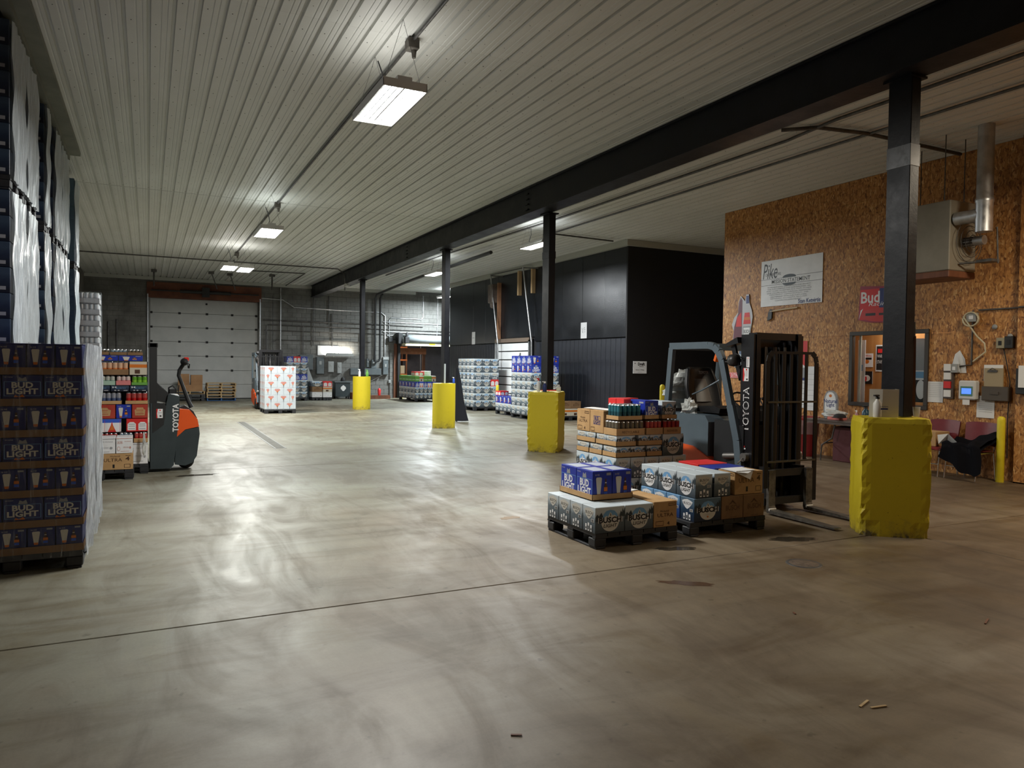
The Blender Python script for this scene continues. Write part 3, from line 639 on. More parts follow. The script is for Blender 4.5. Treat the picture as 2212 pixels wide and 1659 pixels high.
def wrap(x0, x1, y0, y1, z0, z1, label, sides='FR', amp=.012, seed=1, thick=None):
    rnd = random.Random(seed); ph = [rnd.uniform(0, 6.3) for _ in range(8)]
    def wr(s, z): return amp*(math.sin(23*s+ph[0]+1.3*math.sin(2.1*z+ph[1]))*.5+math.sin(57*s+ph[2]+2.2*math.sin(3.3*z+ph[3]))*.35+math.sin(9*z+ph[4]+11*s)*.4+.7)
    o = thing('stretch_wrap', label, 'plastic wrap', (x0, y0, z0), 0, 'stretch wrap around stacked pallets'); W = x1-x0; D = y1-y0; H = z1-z0; nz = max(8, int(H/.06))
    if 'F' in sides:
        MB().grid(lambda u, v: (u*W, -.006-.25*wr(u*W, v*H), v*H), max(8, int(W/.03)), nz).build('front_sheet', FILM, o)
    if 'R' in sides:
        n = max(8, int(D/.03)); MB().grid(lambda u, v: (W+.006+wr(u*D, v*H), u*D, v*H+(-.02*abs(math.sin(9*u+ph[5])) if v == 0 else 0)), n, nz).build('side_sheet', (FILMW if thick == 2 else FILMD) if thick else FILM, o)
    if 'L' in sides:
        n = max(8, int(D/.03)); MB().grid(lambda u, v: (-.006-.5*wr(u*D, v*H), D-u*D, v*H), n, nz).build('side_sheet', (FILMW if thick == 2 else FILMD) if thick else FILM, o)
    return o
LAY = ['bottom layer', 'second layer up', 'third layer up', 'fourth layer up', 'fifth layer up', 'sixth layer up', 'top layer']

# ---- two wrapped pallets of blue cartons, left foreground
for q, (y0, y1, wd) in enumerate([(6.70, 7.66, 'front'), (7.73, 8.69, 'rear')]):
    x0, x1 = -1.41, -.46
    pallet(x0, x1, y0, y1, 'black plastic pallet under the %s wrapped stack of blue cartons at left' % wd, group='pallets under the blue cartons')
    zs = [.14, .345, .58, .805, 1.045, 1.285, 1.525, 1.76]
    for k in range(7):
        z0, z1 = zs[k], zs[k+1]; txt = (k % 2 == 1); th = .055
        MB().box(x0, x1, y0, y1, z0+.002, z0+.01).box(x0-.003, x1+.003, y0-.003, y0+.002, z0+.002, z0+th).box(x0-.003, x1+.003, y1-.002, y1+.003, z0+.002, z0+th).box(x1-.002, x1+.003, y0, y1, z0+.002, z0+th)
        tb = MB().box(0, x1-x0, 0, y1-y0, 0, .008).box(-.003, x1-x0+.003, -.004, 0, 0, th).box(-.003, x1-x0+.003, y1-y0, y1-y0+.004, 0, th).box(x1-x0, x1-x0+.004, 0, y1-y0, 0, th).box(-.004, 0, 0, y1-y0, 0, th)
        kk = ('tray', q, th)
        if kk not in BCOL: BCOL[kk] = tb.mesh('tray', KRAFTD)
        tag(ob('carton_tray', BCOL[kk], None, (x0, y0, z0+.002)), 'brown cardboard tray, %s, %s wrapped pallet at left' % (LAY[k], wd), 'cardboard tray', 'trays between the blue cartons')
        if q == 0:
            w = .267 if txt else .188; nn = 3 if txt else 5; dd = .31
            for i in range(nn):
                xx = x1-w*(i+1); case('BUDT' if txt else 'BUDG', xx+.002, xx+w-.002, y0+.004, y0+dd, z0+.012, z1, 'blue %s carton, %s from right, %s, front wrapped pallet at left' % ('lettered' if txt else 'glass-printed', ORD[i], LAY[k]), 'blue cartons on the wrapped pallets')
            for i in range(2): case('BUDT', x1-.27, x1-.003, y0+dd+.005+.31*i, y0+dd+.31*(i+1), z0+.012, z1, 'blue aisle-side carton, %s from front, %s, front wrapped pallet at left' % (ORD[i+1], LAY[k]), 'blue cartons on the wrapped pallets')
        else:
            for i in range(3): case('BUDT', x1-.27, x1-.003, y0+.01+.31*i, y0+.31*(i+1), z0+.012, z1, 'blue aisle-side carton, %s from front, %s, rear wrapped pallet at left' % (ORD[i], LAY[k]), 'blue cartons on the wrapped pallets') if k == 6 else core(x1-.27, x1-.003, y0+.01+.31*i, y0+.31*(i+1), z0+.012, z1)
            for i in range(2): core(x1-.30-.30*(i+1), x1-.30-.30*i, y0+.01, y0+.5, z0+.012, z1)
    wrap(x0, x1, y0, y1, .10, 1.775, 'clear stretch film around the %s stack of blue cartons at left' % wd, 'FR' if q == 0 else 'R', .026, q+1, True)
    mtc = MB().box(.0, .95, 0, .955, 0, .003, 0)
    tag(mtc.build('top_sheet', BUDB, None, (x0, y0, 1.762)), 'blue board sheet lying over the %s wrapped stack at left' % wd, 'board sheet')

# ---- tall wrapped stacks along the left wall, three pallets high
STK = [(8.64, 9.52), (9.56, 10.46), (11.26, 11.74), (12.28, 13.26), (13.30, 14.28), (15.62, 16.3)]
SW = ['nearest', 'second', 'third', 'fourth', 'fifth', 'farthest']
TZ = 1.645
for s_, (y0, y1) in enumerate(STK):
    for t in range(3):
        z = t*TZ; top = ['floor level', 'middle level', 'upper level'][t]
        if t == 2 and s_ == 5: pass
        pallet(-2.2, -1.2, y0, y1, 'black pallet, %s, %s tall wrapped stack by the left wall' % (top, SW[s_]), z+.001, group='pallets in the tall stacks')
        n = 2 if y1-y0 > .6 else 1; dd = (y1-y0)/n
        for k in range(6):
            z0 = z+.141+k*.250
            for i in range(n):
                if t > 0 and i == 0 and s_ < 4:
                    case('DK', -1.66, -1.203, y0+i*dd, y0+(i+1)*dd, z0, z0+.249, 'dark blue carton, near side, %s, %s, %s tall stack at left' % (LAY[k], top, SW[s_]), 'dark cartons in the tall stacks')
                else: core(-1.66, -1.203, y0+i*dd, y0+(i+1)*dd, z0, z0+.249)
                if s_ in (0,) and i == 0 and t > 0: case('DK', -2.12, -1.663, y0+i*dd, y0+(i+1)*dd, z0, z0+.249, 'dark blue inner-edge carton, %s, %s, nearest tall stack at left' % (LAY[k], top), 'dark cartons in the tall stacks')
        if t > 0: wrap(-2.15, -1.20, y0+.005, y1-.005, z+.12, z+1.640, 'white stretch film, %s, %s tall stack by the left wall' % (top, SW[s_]), 'R', .02, 10+s_*3+t, 2)
# ---- wrapped stack of silver can trays behind
x0, x1, y0, y1 = -1.72, -.82, 15.95, 16.9
# stands in front of the farthest tall stack, toward the aisle
x0, x1, y0, y1 = -1.17, -.27, 16.95, 17.85
SC = 1.06
def cans_stack():
    xa, xb, ya, yb = -1.72, -.845, 16.45, 17.3
    pallet(xa, xb, ya, yb, 'black pallet under the wrapped stack of silver can trays')
    k = 0; z = .14
    while k < 13:
        for i in range(2):
            xw = (xb-xa)/2
            if k < 6:
                core(xa+i*xw, xa+(i+1)*xw, ya, yb-.4, z, z+.215)
            else: cantray(xa+i*xw, xa+(i+1)*xw, ya, yb-.3, z, z+.212, .09, 5, 4, [CANS1, CANS2], 'silver can tray, %s half of %s layer counting up' % (['left', 'right'][i], ['seventh', 'eighth', 'ninth', 'tenth', 'eleventh', 'twelfth', 'thirteenth'][k-6]), 'trays in the silver can stack', tray=M('grey_tray', (.42, .40, .42), .7), only_front=True)
        k += 1; z += .217
    wrap(xa, xb, ya, yb-.3, .12, z, 'stretch film around the stack of silver can trays', 'FR', .012, 77)
CANS1 = M('can_grey', (.45, .46, .50), .3, .4); CANS2 = M('can_pale', (.62, .62, .64), .3, .4)
cans_stack()

# ---- front pallet
G1 = 'cases on the front pallet'
pallet(3.60, 4.53, 5.56, 6.44, 'black plastic pallet nearest the camera, under grey-blue and brown cases')
for r in range(4):
    for c in range(2):
        case('BL', 3.595+.322*c, 3.595+.322*(c+1), 5.555+.221*r, 5.555+.221*(r+1), .14, .38, 'grey-blue can carton, %s of two, %s row back, front pallet' % (['left', 'right'][c], ORD[r]), G1)
case('ULTs', 4.245, 4.52, 5.56, 5.99, .14, .385, 'brown carton at the front right corner of the front pallet', G1)
case('ULTs', 4.245, 4.52, 6.0, 6.43, .14, .382, 'brown carton behind the corner brown carton on the front pallet', G1)
tb = MB().box(0, .46, 0, .61, 0, .006).box(0, .46, 0, .005, 0, .055).box(0, .46, .605, .61, 0, .055).box(0, .005, 0, .61, 0, .055).box(.455, .46, 0, .61, 0, .055)
tag(tb.build('carton_tray', KRAFT, None, (3.735, 5.83, .384)), 'brown tray holding the four blue cartons on the front pallet', 'cardboard tray')
for i in range(2):
    for j in range(2):
        case('BUDt', 3.742+.223*i, 3.742+.223*(i+1), 5.837+.298*j, 5.837+.298*(j+1), .392, .66, 'blue carton in the tray on the front pallet, %s %s' % (['front', 'rear'][j], ['left', 'right'][i]), 'blue cartons in the tray', parts=False)
# narrow glass end forward, lettering on the long side
for o in [o for o in COL.objects if o.get('group') == 'blue cartons in the tray']:
    if 1:
        w, d, h = .218, .293, .266
        ob('printed_front', art('bg', w, h, bud_glass()), o); ob('printed_side', art('bt', d, h, bud_text()), o, (0, d, 0), -math.pi/2)
        ob('printed_top', MB().box(.03, .188, .03, .26, .0, .0008).mesh('printed_top', M('carton_top_print', (.45, .5, .6), .4)), o, (0, 0, .2662))
def sheetpaper(name, c, w, d, ang, label, z, mt=None, curl=.0, cat='paper'):
    b = MB(); ca, sa = math.cos(ang), math.sin(ang)
    b.grid(lambda u, v: ((u-.5)*w*ca-(v-.5)*d*sa, (u-.5)*w*sa+(v-.5)*d*ca, curl*(u*u+v)*.5*math.sin(3*u)), 8, 8); 
    o = b.build(name, mt or PAPER, None, (c[0], c[1], z)); tag(o, label, cat); return o
sheetpaper('paper_sheet', (4.37, 6.28), .22, .28, .3, 'white paper sheet on top of the brown cartons of the front pallet', .3865, curl=.01)

# ---- second pallet (right of it)
G2 = 'cases on the second pallet'
pallet(4.71, 5.69, 5.60, 6.50, 'black plastic pallet right of the front one, under two layers of cases')
case('BB', 4.76, 5.10, 5.60, 5.815, .14, .37, 'dark blue carton at the front left corner, bottom layer of the second pallet', G2)
for r in range(1, 4): case('BBe', 4.76, 5.10, 5.60+.218*r, 5.60+.218*(r+1), .14, .37, 'bright blue carton, %s behind the corner one, bottom layer, second pallet' % ORD[r-1], G2)
for i in range(2):
    for r in range(2): case('KB', 5.105+.285*i, 5.105+.285*(i+1), 5.60+.42*r, 5.60+.42*(r+1)-.004, .14, .37, 'brown mountain-print carton, %s %s, bottom layer, second pallet' % (['front', 'rear'][r], ['middle', 'right'][i]), G2)
for i in range(2):
    for r in range(3): case('BLe', 4.775+.235*i, 4.775+.235*(i+1)-.02, 5.605+.295*r, 5.605+.295*(r+1), .372, .605, 'grey-blue carton, end on, %s column, %s row, upper layer, second pallet' % (['left', 'inner'][i], ORD[r]), G2)
case('ULT', 5.28, 5.66, 5.61, 5.86, .372, .605, 'brown carton with thin lettering and the figure 4, under the folded paper', G2)
case('BUDt', 5.25, 5.66, 5.87, 6.12, .372, .612, 'blue carton lying flat behind the brown one, upper layer of the second pallet', G2)
case('RW', 5.25, 5.66, 6.13, 6.46, .372, .618, 'red carton at the back of the second pallet, upper layer', G2)
b = MB(); b.add([(0, 0, 0), (.27, .02, .006), (.30, .22, .008), (.02, .24, .004), (.13, -.05, -.012), (.15, -.062, -.075)], [(0, 1, 2, 3), (0, 5, 1), (0, 4, 1)]); b.box(0.02, .28, .0, .2, .004, .008)
tag(b.build('paper_sheet', PAPER, None, (5.27, 5.605, .608)), 'folded white paper hanging over the edge of the brown carton on the second pallet', 'paper')

# ---- tall mixed pallet behind
G3 = 'cases on the tall mixed pallet'
X3, Y3 = 4.79, 6.99; XB = 5.76; YB3 = 7.86
pallet(X3, XB+.08, Y3, YB3+.04, 'black plastic pallet under the tall mixed stack')
T3 = 'of the tall mixed pallet'
for r in range(3):
    case('BL', X3, X3+.33, Y3+.29*r, Y3+.29*(r+1), .14, .36, 'grey-blue carton, left side %s row, bottom layer %s' % (ORD[r], T3), G3)
for i in range(2): case('BL', X3+.335+.32*i, X3+.335+.32*(i+1), Y3, Y3+.29, .14, .36, 'grey-blue carton, front %s, bottom layer %s' % (['middle', 'right'][i], T3), G3)
for i in range(2): core(X3+.335+.32*i, X3+.335+.32*(i+1), Y3+.3, Y3+.59, .14, .36)
for i in range(5):
    case('BLe', X3+.203*i, X3+.203*(i+1), Y3, Y3+.29, .362, .60, 'grey-blue carton end on, %s in front, second layer %s' % (ORD[i], T3), G3)
for r in range(1, 3): case('BLe', X3, X3+.203, Y3+.29*r, Y3+.29*(r+1), .362, .60, 'grey-blue carton, left side %s row, second layer %s' % (ORD[r], T3), G3)
for i in range(2): core(X3+.3+.3*i, X3+.58+.3*i, Y3+.3, Y3+.7, .362, .598)
def slant(x0, x1, y0, y1, z0, z1, n, m, label):  # open brown tray with small cartons standing in it
    w, d = x1-x0-.005, y1-y0-.005; th = (z1-z0)*.45
    b = MB().box(0, w, 0, d, 0, .006).box(0, w, 0, .005, 0, th).box(0, w, d-.005, d, 0, th).box(0, .005, 0, d, 0, th).box(w-.005, w, 0, d, 0, th)
    t = b.build('carton_tray', KRAFT, None, (x0+.0025, y0+.0025, z0+.001)); tag(t, 'brown tray at %s, tall mixed pallet' % label, 'cardboard tray', 'brown trays in the tall mixed pallet')
    for i in range(n):
        for j in range(m):
            a = (w-.014)/n; c = (d-.014)/m
            case('BL', x0+.009+a*i, x0+.009+a*(i+1), y0+.009+c*j, y0+.009+c*(j+1), z0+.007, z1-.001, 'small grey-blue pack, %s across, %s deep, tray at %s, tall mixed pallet' % (ORD[i], ORD[j], label), 'small packs in brown trays', .0015)
zA, zB, zC_, zD, zE = .602, .73, .857, 1.035, 1.235
slant(X3+.0, X3+.42, Y3, Y3+.29, zA, zB, 2, 1, 'front left, third layer')
slant(X3+.425, X3+.655, Y3, Y3+.29, zA, zB, 1, 1, 'front middle, third layer')
slant(X3, X3+.3, Y3+.295, Y3+.58, zA, zB, 1, 1, 'left middle, third layer')
slant(X3, X3+.3, Y3+.585, Y3+.87, zA, zB, 1, 1, 'left rear, third layer')
slant(X3, X3+.28, Y3, Y3+.44, zB, zC_, 1, 2, 'front left, fourth layer')
slant(X3+.305, X3+.655, Y3, Y3+.44, zB, zC_, 2, 1, 'front middle, fourth layer')
slant(X3, X3+.3, Y3+.445, Y3+.87, zB, zC_, 1, 2, 'left rear, fourth layer')
core(X3+.31, X3+.65, Y3+.3, Y3+.7, zA, zB)
case('BL', X3+.66, XB, Y3+.0, Y3+.3, .602, .857, 'large grey-blue carton at the front right, beside the trays %s' % T3, G3)
case('BL', X3+.66, XB, Y3+.31, Y3+.7, .602, .857, 'large grey-blue carton behind the front right one %s' % T3, G3)
core(X3+.31, X3+.65, Y3+.45, Y3+.8, zB, zC_)
DKC = [M('can_dark_base', (.05, .05, .05), .3, .3), M('can_pattern', (.20, .17, .12), .3, .5)]
RDC = [M('can_red', (.5, .015, .015), .25, .3), M('can_red_pale', (.55, .10, .09), .25, .4)]
ORC = [M('can_orange', (.55, .05, .015), .25, .3), M('can_orange_dark', (.35, .03, .03), .25, .4)]
TLC = [M('can_teal', (.03, .12, .15), .22, .4), M('can_teal_pale', (.05, .22, .27), .25, .4)]
BLC = [M('can_blue', (.03, .09, .22), .25, .4), M('can_pale_blue', (.3, .42, .5), .25, .4)]
cantray(X3, X3+.40, Y3, Y3+.27, zC_, zC_+.17, .078, 6, 4, DKC, 'brown tray of dark patterned cans, front left of the tall mixed pallet', G3, words='RECYCLABLE')
cantray(X3+.42, X3+.66, Y3, Y3+.27, zC_, zC_+.17, .078, 4, 4, RDC, 'brown tray of red and silver cans, front middle, fifth layer of the tall mixed pallet', G3)
cantray(X3+.67, XB-.04, Y3, Y3+.27, zC_, zC_+.17, .078, 4, 4, ORC, 'brown tray of orange red cans, front right, fifth layer of the tall mixed pallet', G3, words='BUDWEISER')
case('KBUD', X3, X3+.27, Y3+.275, Y3+.57, zC_, zC_+.27, 'brown carton with framed navy logo on the left side of the tall mixed pallet', G3)
case('ULTs', X3, X3+.27, Y3+.575, Y3+.87, zC_, zC_+.265, 'brown carton with thin lettering at the left rear of the tall mixed pallet', G3)
core(X3+.30, X3+.95, Y3+.3, Y3+.62, zC_, zC_+.172)
sheetpaper('paper_sheet', (X3+.15, Y3+.5), .20, .60, .0, 'white paper sheets on the two brown cartons of the tall mixed pallet', zC_+.275, curl=.012)
cantray(X3+.02, X3+.36, Y3+.0, Y3+.25, zD, zE-.015, .045, 5, 4, TLC, 'tray of tall teal cans at the top front left of the tall mixed pallet', G3)
def toptray(x0, x1, y0, y1, z0, z1, kind, label):
    w, d = x1-x0, y1-y0; th = .05
    b = MB().box(0, w, 0, d, 0, .005).box(0, w, 0, .005, 0, th).box(0, w, d-.005, d, 0, th).box(0, .005, 0, d, 0, th).box(w-.005, w, 0, d, 0, th)
    tag(b.build('carton_tray', KRAFT, None, (x0, y0, z0+.001)), 'brown tray under the '+label, 'cardboard tray', 'brown trays in the tall mixed pallet')
    case(kind, x0+.006, x1-.006, y0+.006, y1-.006, z0+.007, z1, label, G3)
toptray(X3+.39, X3+.60, Y3, Y3+.4, zD, zE+.02, 'BUDt', 'blue carton with white lettering, top front of the tall mixed pallet')
toptray(X3+.635, X3+.86, Y3+.0, Y3+.4, zD, zE+.01, 'BL', 'grey-blue carton at the top right of the tall mixed pallet')
for i in range(2): case('RW', X3+.275, X3+.385, Y3+.26+.17*i, Y3+.425+.17*i, zD, zE+.028, 'red carrier carton, %s of two behind the teal cans, tall mixed pallet' % ['front', 'rear'][i], G3)
case('RW', X3+.31, X3+.60, Y3+.41, Y3+.62, zD, zE+.03, 'red carton at the back of the top layer of the tall mixed pallet', G3)

# ---- mixed load by the pallet stacker (left)
G4 = 'packs in the mixed load by the stacker'
xm0, xm1, ym0, ym1 = -.86, .00, 11.94, 12.62
pallet(xm0, xm1+.01, ym0, ym1, 'black pallet on the stacker forks under the mixed load', z=.0)
def zf(py): return 1.65+(1.78-(py-757)*.00642-1.65)*1.035
def row(y0p, y1p): return zf(y1p), zf(y0p)
pxx = lambda px: -.62+(px-210)*(.62/110)   # pixel column to x on this face
ML = 'the mixed load by the stacker'
def r_case(kind, pa, pb, ya, yb, lab, d=.30): 
    z0, z1 = row(ya, yb); z0 = max(z0, .142); case(kind, pxx(pa), pxx(pb), ym0, ym0+d, z0, z1, lab, G4)
def r_tray(pa, pb, ya, yb, nx, bands, lab, thp, tray=KRAFT, words=None):
    z0, z1 = row(ya, yb); cantray(pxx(pa), pxx(pb), ym0, ym0+.3, z0, z1, zf(thp)-z0, nx, 4, bands, lab, G4, words, tray)
PKC = [M('can_pink', (.65, .25, .25), .3, .2), M('can_pink_pale', (.7, .55, .52), .3, .2)]
GNC = [M('can_sage', (.25, .40, .33), .3, .2), M('can_sage_pale', (.50, .52, .46), .3, .2)]
OGC = [M('can_tangerine', (.70, .20, .05), .3, .2), M('can_tangerine_pale', (.70, .45, .30), .3, .2)]
SBC = [M('can_silver_blue', (.10, .14, .28), .25, .4), M('can_silver_pale', (.42, .44, .50), .25, .5)]
LMC = [M('can_lime', (.25, .55, .05), .3, .2), M('can_lime_dark', (.12, .35, .03), .3, .2)]
core(pxx(168), pxx(208), ym0, ym0+.4, .142, .55)
r_case('DK', 210, 265, 958, 1014, 'dark carton at the bottom left of '+ML)
r_case('WH', 266, 320, 958, 1014, 'white carton at the bottom right of '+ML)
r_tray(190, 252, 934, 957, 6, RDC, 'tray of red cans low on the left of '+ML, 950)
r_tray(253, 286, 934, 957, 3, BLC, 'tray of blue cans low in the middle of '+ML, 950)
r_tray(287, 320, 934, 957, 3, RDC, 'tray of red cans low on the right of '+ML, 948)
r_case('BO', 190, 259, 905, 933, 'white and blue bottle cartons, lower left of '+ML)
r_case('RW', 270, 320, 905, 933, 'red pack with two white labels, lower right of '+ML)
r_case('RED', 186, 246, 874, 904, 'red and brown carton, left of the blue one in '+ML)
r_case('BUDg', 247, 282, 874, 904, 'blue carton with printed cup between two red cartons in '+ML)
r_case('RED', 283, 320, 874, 904, 'red and brown carton, right of the blue one in '+ML)
r_tray(190, 260, 847, 873, 6, SBC, 'brown tray of silver blue cans in the middle of '+ML, 866)
r_tray(268, 320, 847, 873, 4, RDC, 'brown tray of red cans in the middle right of '+ML, 866)
for i, (a, b_) in enumerate(((190, 234), (235, 277), (278, 319))): r_case('DK', a, b_, 833, 846, 'flat dark blue pack, %s from left, in %s' % (ORD[i], ML))
r_tray(190, 246, 811, 832, 5, GNC, 'tray of sage green cans in '+ML, 823, M('sage_tray', (.35, .5, .4), .5))
r_tray(247, 281, 811, 832, 3, PKC, 'tray of pink cans in '+ML, 823, M('pink_tray', (.62, .2, .2), .5))
r_tray(282, 319, 811, 832, 3, LMC, 'lime green wrapped cans in '+ML, 826, GREENI)
r_tray(190, 276, 781, 810, 7, OGC, 'brown tray of orange cans in '+ML, 798, KRAFTD)
r_case('YE', 277, 318, 781, 810, 'tan and yellow pack right of the orange cans in '+ML)
r_case('BUDg', 200, 252, 768, 780, 'flat blue carton near the top left of '+ML)
r_case('BUDg', 253, 308, 768, 780, 'flat blue carton near the top right of '+ML)
for i, (a, b_, bd_) in enumerate(((196, 232, DKC), (234, 272, BLC), (273, 308, DKC))): r_tray(a, b_, 754, 767, 4, bd_, 'kraft can tray, %s from left, topmost in %s' % (ORD[i], ML), 761, KRAFTD)
# core of the load so that the rows rest on something
for k, (ya, yb) in enumerate(((958, 1014), (905, 957), (874, 904), (833, 873), (781, 832))):
    z0, z1 = row(ya, yb); core(pxx(200), pxx(320), ym0+.305, ym1-.01, max(z0, .142), z1)
pallet(-1.0, -.175, 11.42, 11.86, 'low black half pallet in front of the mixed load')
case('ULT', -.60, -.185, 11.42, 11.84, .14, .36, 'wide brown carton with thin lettering on the low half pallet', G4)
case('ULT', -1.0, -.605, 11.42, 11.84, .14, .36, 'brown carton partly hidden behind the wrapped stack on the low half pallet', G4)
case('WH', -.76, -.40, 11.43, 11.84, .362, .58, 'white carton with grey lettering on the brown carton', G4)
case('WHR', -.395, -.19, 11.43, 11.84, .362, .58, 'white carton with red trim on the brown carton', G4)

# ---- far pallets
def stack(x0, x1, y0, y1, layers, where, group, nx=3, ny=4, z=.14, film=False, hs=.245):
    pallet(x0, x1, y0, y1, 'black pallet under '+where, group='far pallets')
    for k, kind in enumerate(layers):
        h = hs; w = (x1-x0)/nx; d = (y1-y0)/ny
        for i in range(nx): case(kind if isinstance(kind, str) else kind[i % len(kind)], x0+i*w, x0+(i+1)*w, y0, y0+d, z, z+h, 'front case, %s across, %s layer, %s' % (ORD[i], ORD[k], where), group)
        for j in range(1, ny): case((kind if isinstance(kind, str) else kind[0]), x0, x0+w, y0+j*d, y0+(j+1)*d, z, z+h, 'left side case, %s back, %s layer, %s' % (ORD[j], ORD[k], where), group)
        if k == len(layers)-1:
            for i in range(1, nx):
                for j in range(1, ny): core(x0+i*w, x0+(i+1)*w, y0+j*d, y0+(j+1)*d, z, z+h)
        else: core(x0+w, x1-.01, y0+d, y1-.01, z, z+h)
        z += h
    return z
stack(10.34, 11.30, 23.95, 25.45, ['BL', 'BL', 'BL', ['BL', 'BL', 'RW'], 'BLe', 'BL', 'BL'], 'tall stack left of the cooler door', 'cases left of the cooler door')
stack(10.28, 11.22, 19.50, 20.86, ['BL', 'BL', ['BL', 'RW', 'RW'], 'BL', 'BL', 'BUDt', 'BUDg'], 'tall stack before the cooler door', 'cases in front of the cooler door', ny=4, hs=.257)
stack(10.50, 11.40, 21.00, 22.50, ['BL', 'BUDt'], 'low stack by the cooler door', 'cases in the low stack by the cooler door', ny=5)
case('RW', 10.5, 10.8, 22.1, 22.5, .63, .78, 'red case on the far left corner of the low stack by the cooler door', 'cases in the low stack by the cooler door')
stack(10.36, 11.30, 30.40, 32.70, ['BL', 'BL', ['BUDt', 'BO'], ['GR', 'YE', 'GR']], 'mixed stack by the doorway', 'cases by the roll up doorway', nx=5, ny=5)
case('RW', 10.5, 10.9, 30.9, 31.4, 1.125, 1.30, 'red pack on top of the mixed stack by the roll up doorway', 'cases by the roll up doorway')
case('WH', 10.95, 11.25, 30.9, 31.4, 1.125, 1.33, 'white pack on top of the mixed stack by the roll up doorway', 'cases by the roll up doorway')
stack(11.05, 11.75, 19.05, 19.42, ['YE', 'KB'], 'small stack right of the yellow block', 'cases right of the yellow block', nx=2, ny=1, hs=.22)
stack(5.25, 6.12, 32.15, 33.0, ['BL', 'BL', 'BL', 'BUDt', 'BL', 'BL', ['BUDt', 'RW']], 'tall stack behind the white pallet', 'cases behind the white pallet', nx=3, ny=2, hs=.25)
stack(6.35, 6.78, 32.3, 33.0, ['WH', ['KB'], 'BL'], 'low left stack under the wall light', 'cases under the wall light', nx=1, ny=2, hs=.23)
stack(6.80, 7.18, 32.2, 32.9, ['WH', ['YE'], 'RW'], 'low right stack under the wall light', 'cases under the wall light', nx=1, ny=2, hs=.23)
# white wrapped pallet carried by the far forklift
pallet(3.31, 4.28, 24.36, 25.46, 'black pallet under the white wrapped cartons on the far forklift')
zz_ = .14
for k in range(6):
    off = 0 if k % 2 else -.19; h = .228
    xs_ = [3.31]+[x for x in (3.31+off+.385*i for i in range(4)) if 3.4 < x < 4.2]+[4.27]
    for i in range(len(xs_)-1): case('TO', xs_[i], xs_[i+1], 24.36, 24.75, zz_, zz_+h, 'white orange-emblem carton, %s from left, %s, pallet on the far forklift' % (ORD[i], LAY[k]), 'white cartons on the far forklift')
    for j in range(1, 3): case('TO', 3.31, 3.7, 24.36+.39*j, 24.36+.39*j+.35, zz_, zz_+h, 'white left-side carton, %s back, %s, pallet on the far forklift' % (ORD[j], LAY[k]), 'white cartons on the far forklift')
    core(3.71, 4.27, 24.76, 25.4, zz_, zz_+h)
    zz_ += h
wrap(3.31, 4.28, 24.36, 25.44, .12, zz_+.02, 'stretch film around the white cartons on the far forklift', 'FLR', .012, 5)
# wooden pallets and cardboard by the overhead door
def wpallet(x, y, z, mt, label, W=1.12, D=1.0, g='wooden pallets by the door'):
    t = thing('wooden_pallet', label, 'pallet', (x, y, z), 0, g)
    if ('wp', mt.name) not in BCOL:
        BCOL['wp', mt.name] = (MB().box(0, W, 0, .10, 0, .018, 0, .002).mesh('deck_board', mt), MB().box(0, .045, 0, D, 0, .085, 0, .002).mesh('stringer', mt))
    db, sg = BCOL['wp', mt.name]
    for k in range(5): ob('deck_board', db, t, (0, k*(D-.10)/4, .104))
    for k in range(3): ob('deck_board', db, t, (0, k*(D-.10)/2, 0)); ob('stringer', sg, t, (k*(W-.045)/2, 0, .0185))
    return t
BLW = noisy('blue_painted_wood', (.02, .09, .26), (.04, .15, .38), 5, .7)
for k in range(6): wpallet(2.18+random.uniform(-.02, .02), 32.75+random.uniform(-.02, .03), k*.1225, BLW if k == 0 else WOOD, '%s in the stack by the overhead door' % ('blue wooden pallet lowest' if k == 0 else 'wooden pallet, %s from the bottom,' % ORD[k]))
for k in range(2): pallet(1.02, 2.08, 32.75, 33.6, 'black plastic pallet, %s of two beneath the cardboard by the overhead door' % ['lower', 'upper'][k], z=k*.1405)
wpallet(.98, 32.8, .282, WOOD, 'single wooden pallet holding the open cardboard boxes')
def openbox(x0, x1, y0, y1, z0, z1, label):
    t = .008; w, d, h = x1-x0, y1-y0, z1-z0
    b = MB().box(0, w, 0, d, 0, t).box(0, w, 0, t, t, h).box(0, w, d-t, d, t, h).box(0, t, t, d-t, t, h).box(w-t, w, t, d-t, t, h)
    o = b.build('cardboard_box', noisy('cardboard', (.30, .16, .075), (.37, .21, .10), 4, .8), None, (x0, y0, z0)); tag(o, label, 'cardboard box'); return o
openbox(1.10, 1.52, 33.0, 33.3, .406, 1.10, 'upright cardboard box on the left of the single wooden pallet'); openbox(1.58, 2.02, 32.95, 33.45, .406, 1.06, 'open cardboard box on the right of the single wooden pallet')
openbox(1.30, 2.00, 32.79, 32.93, .406, .66, 'flat low cardboard box along the front of the single wooden pallet')

_o = CORE.build('stacked_carton', MISTN); tag(_o, 'dark cartons filling the inside of the stacked pallets, barely seen', 'carton', kind='stuff')
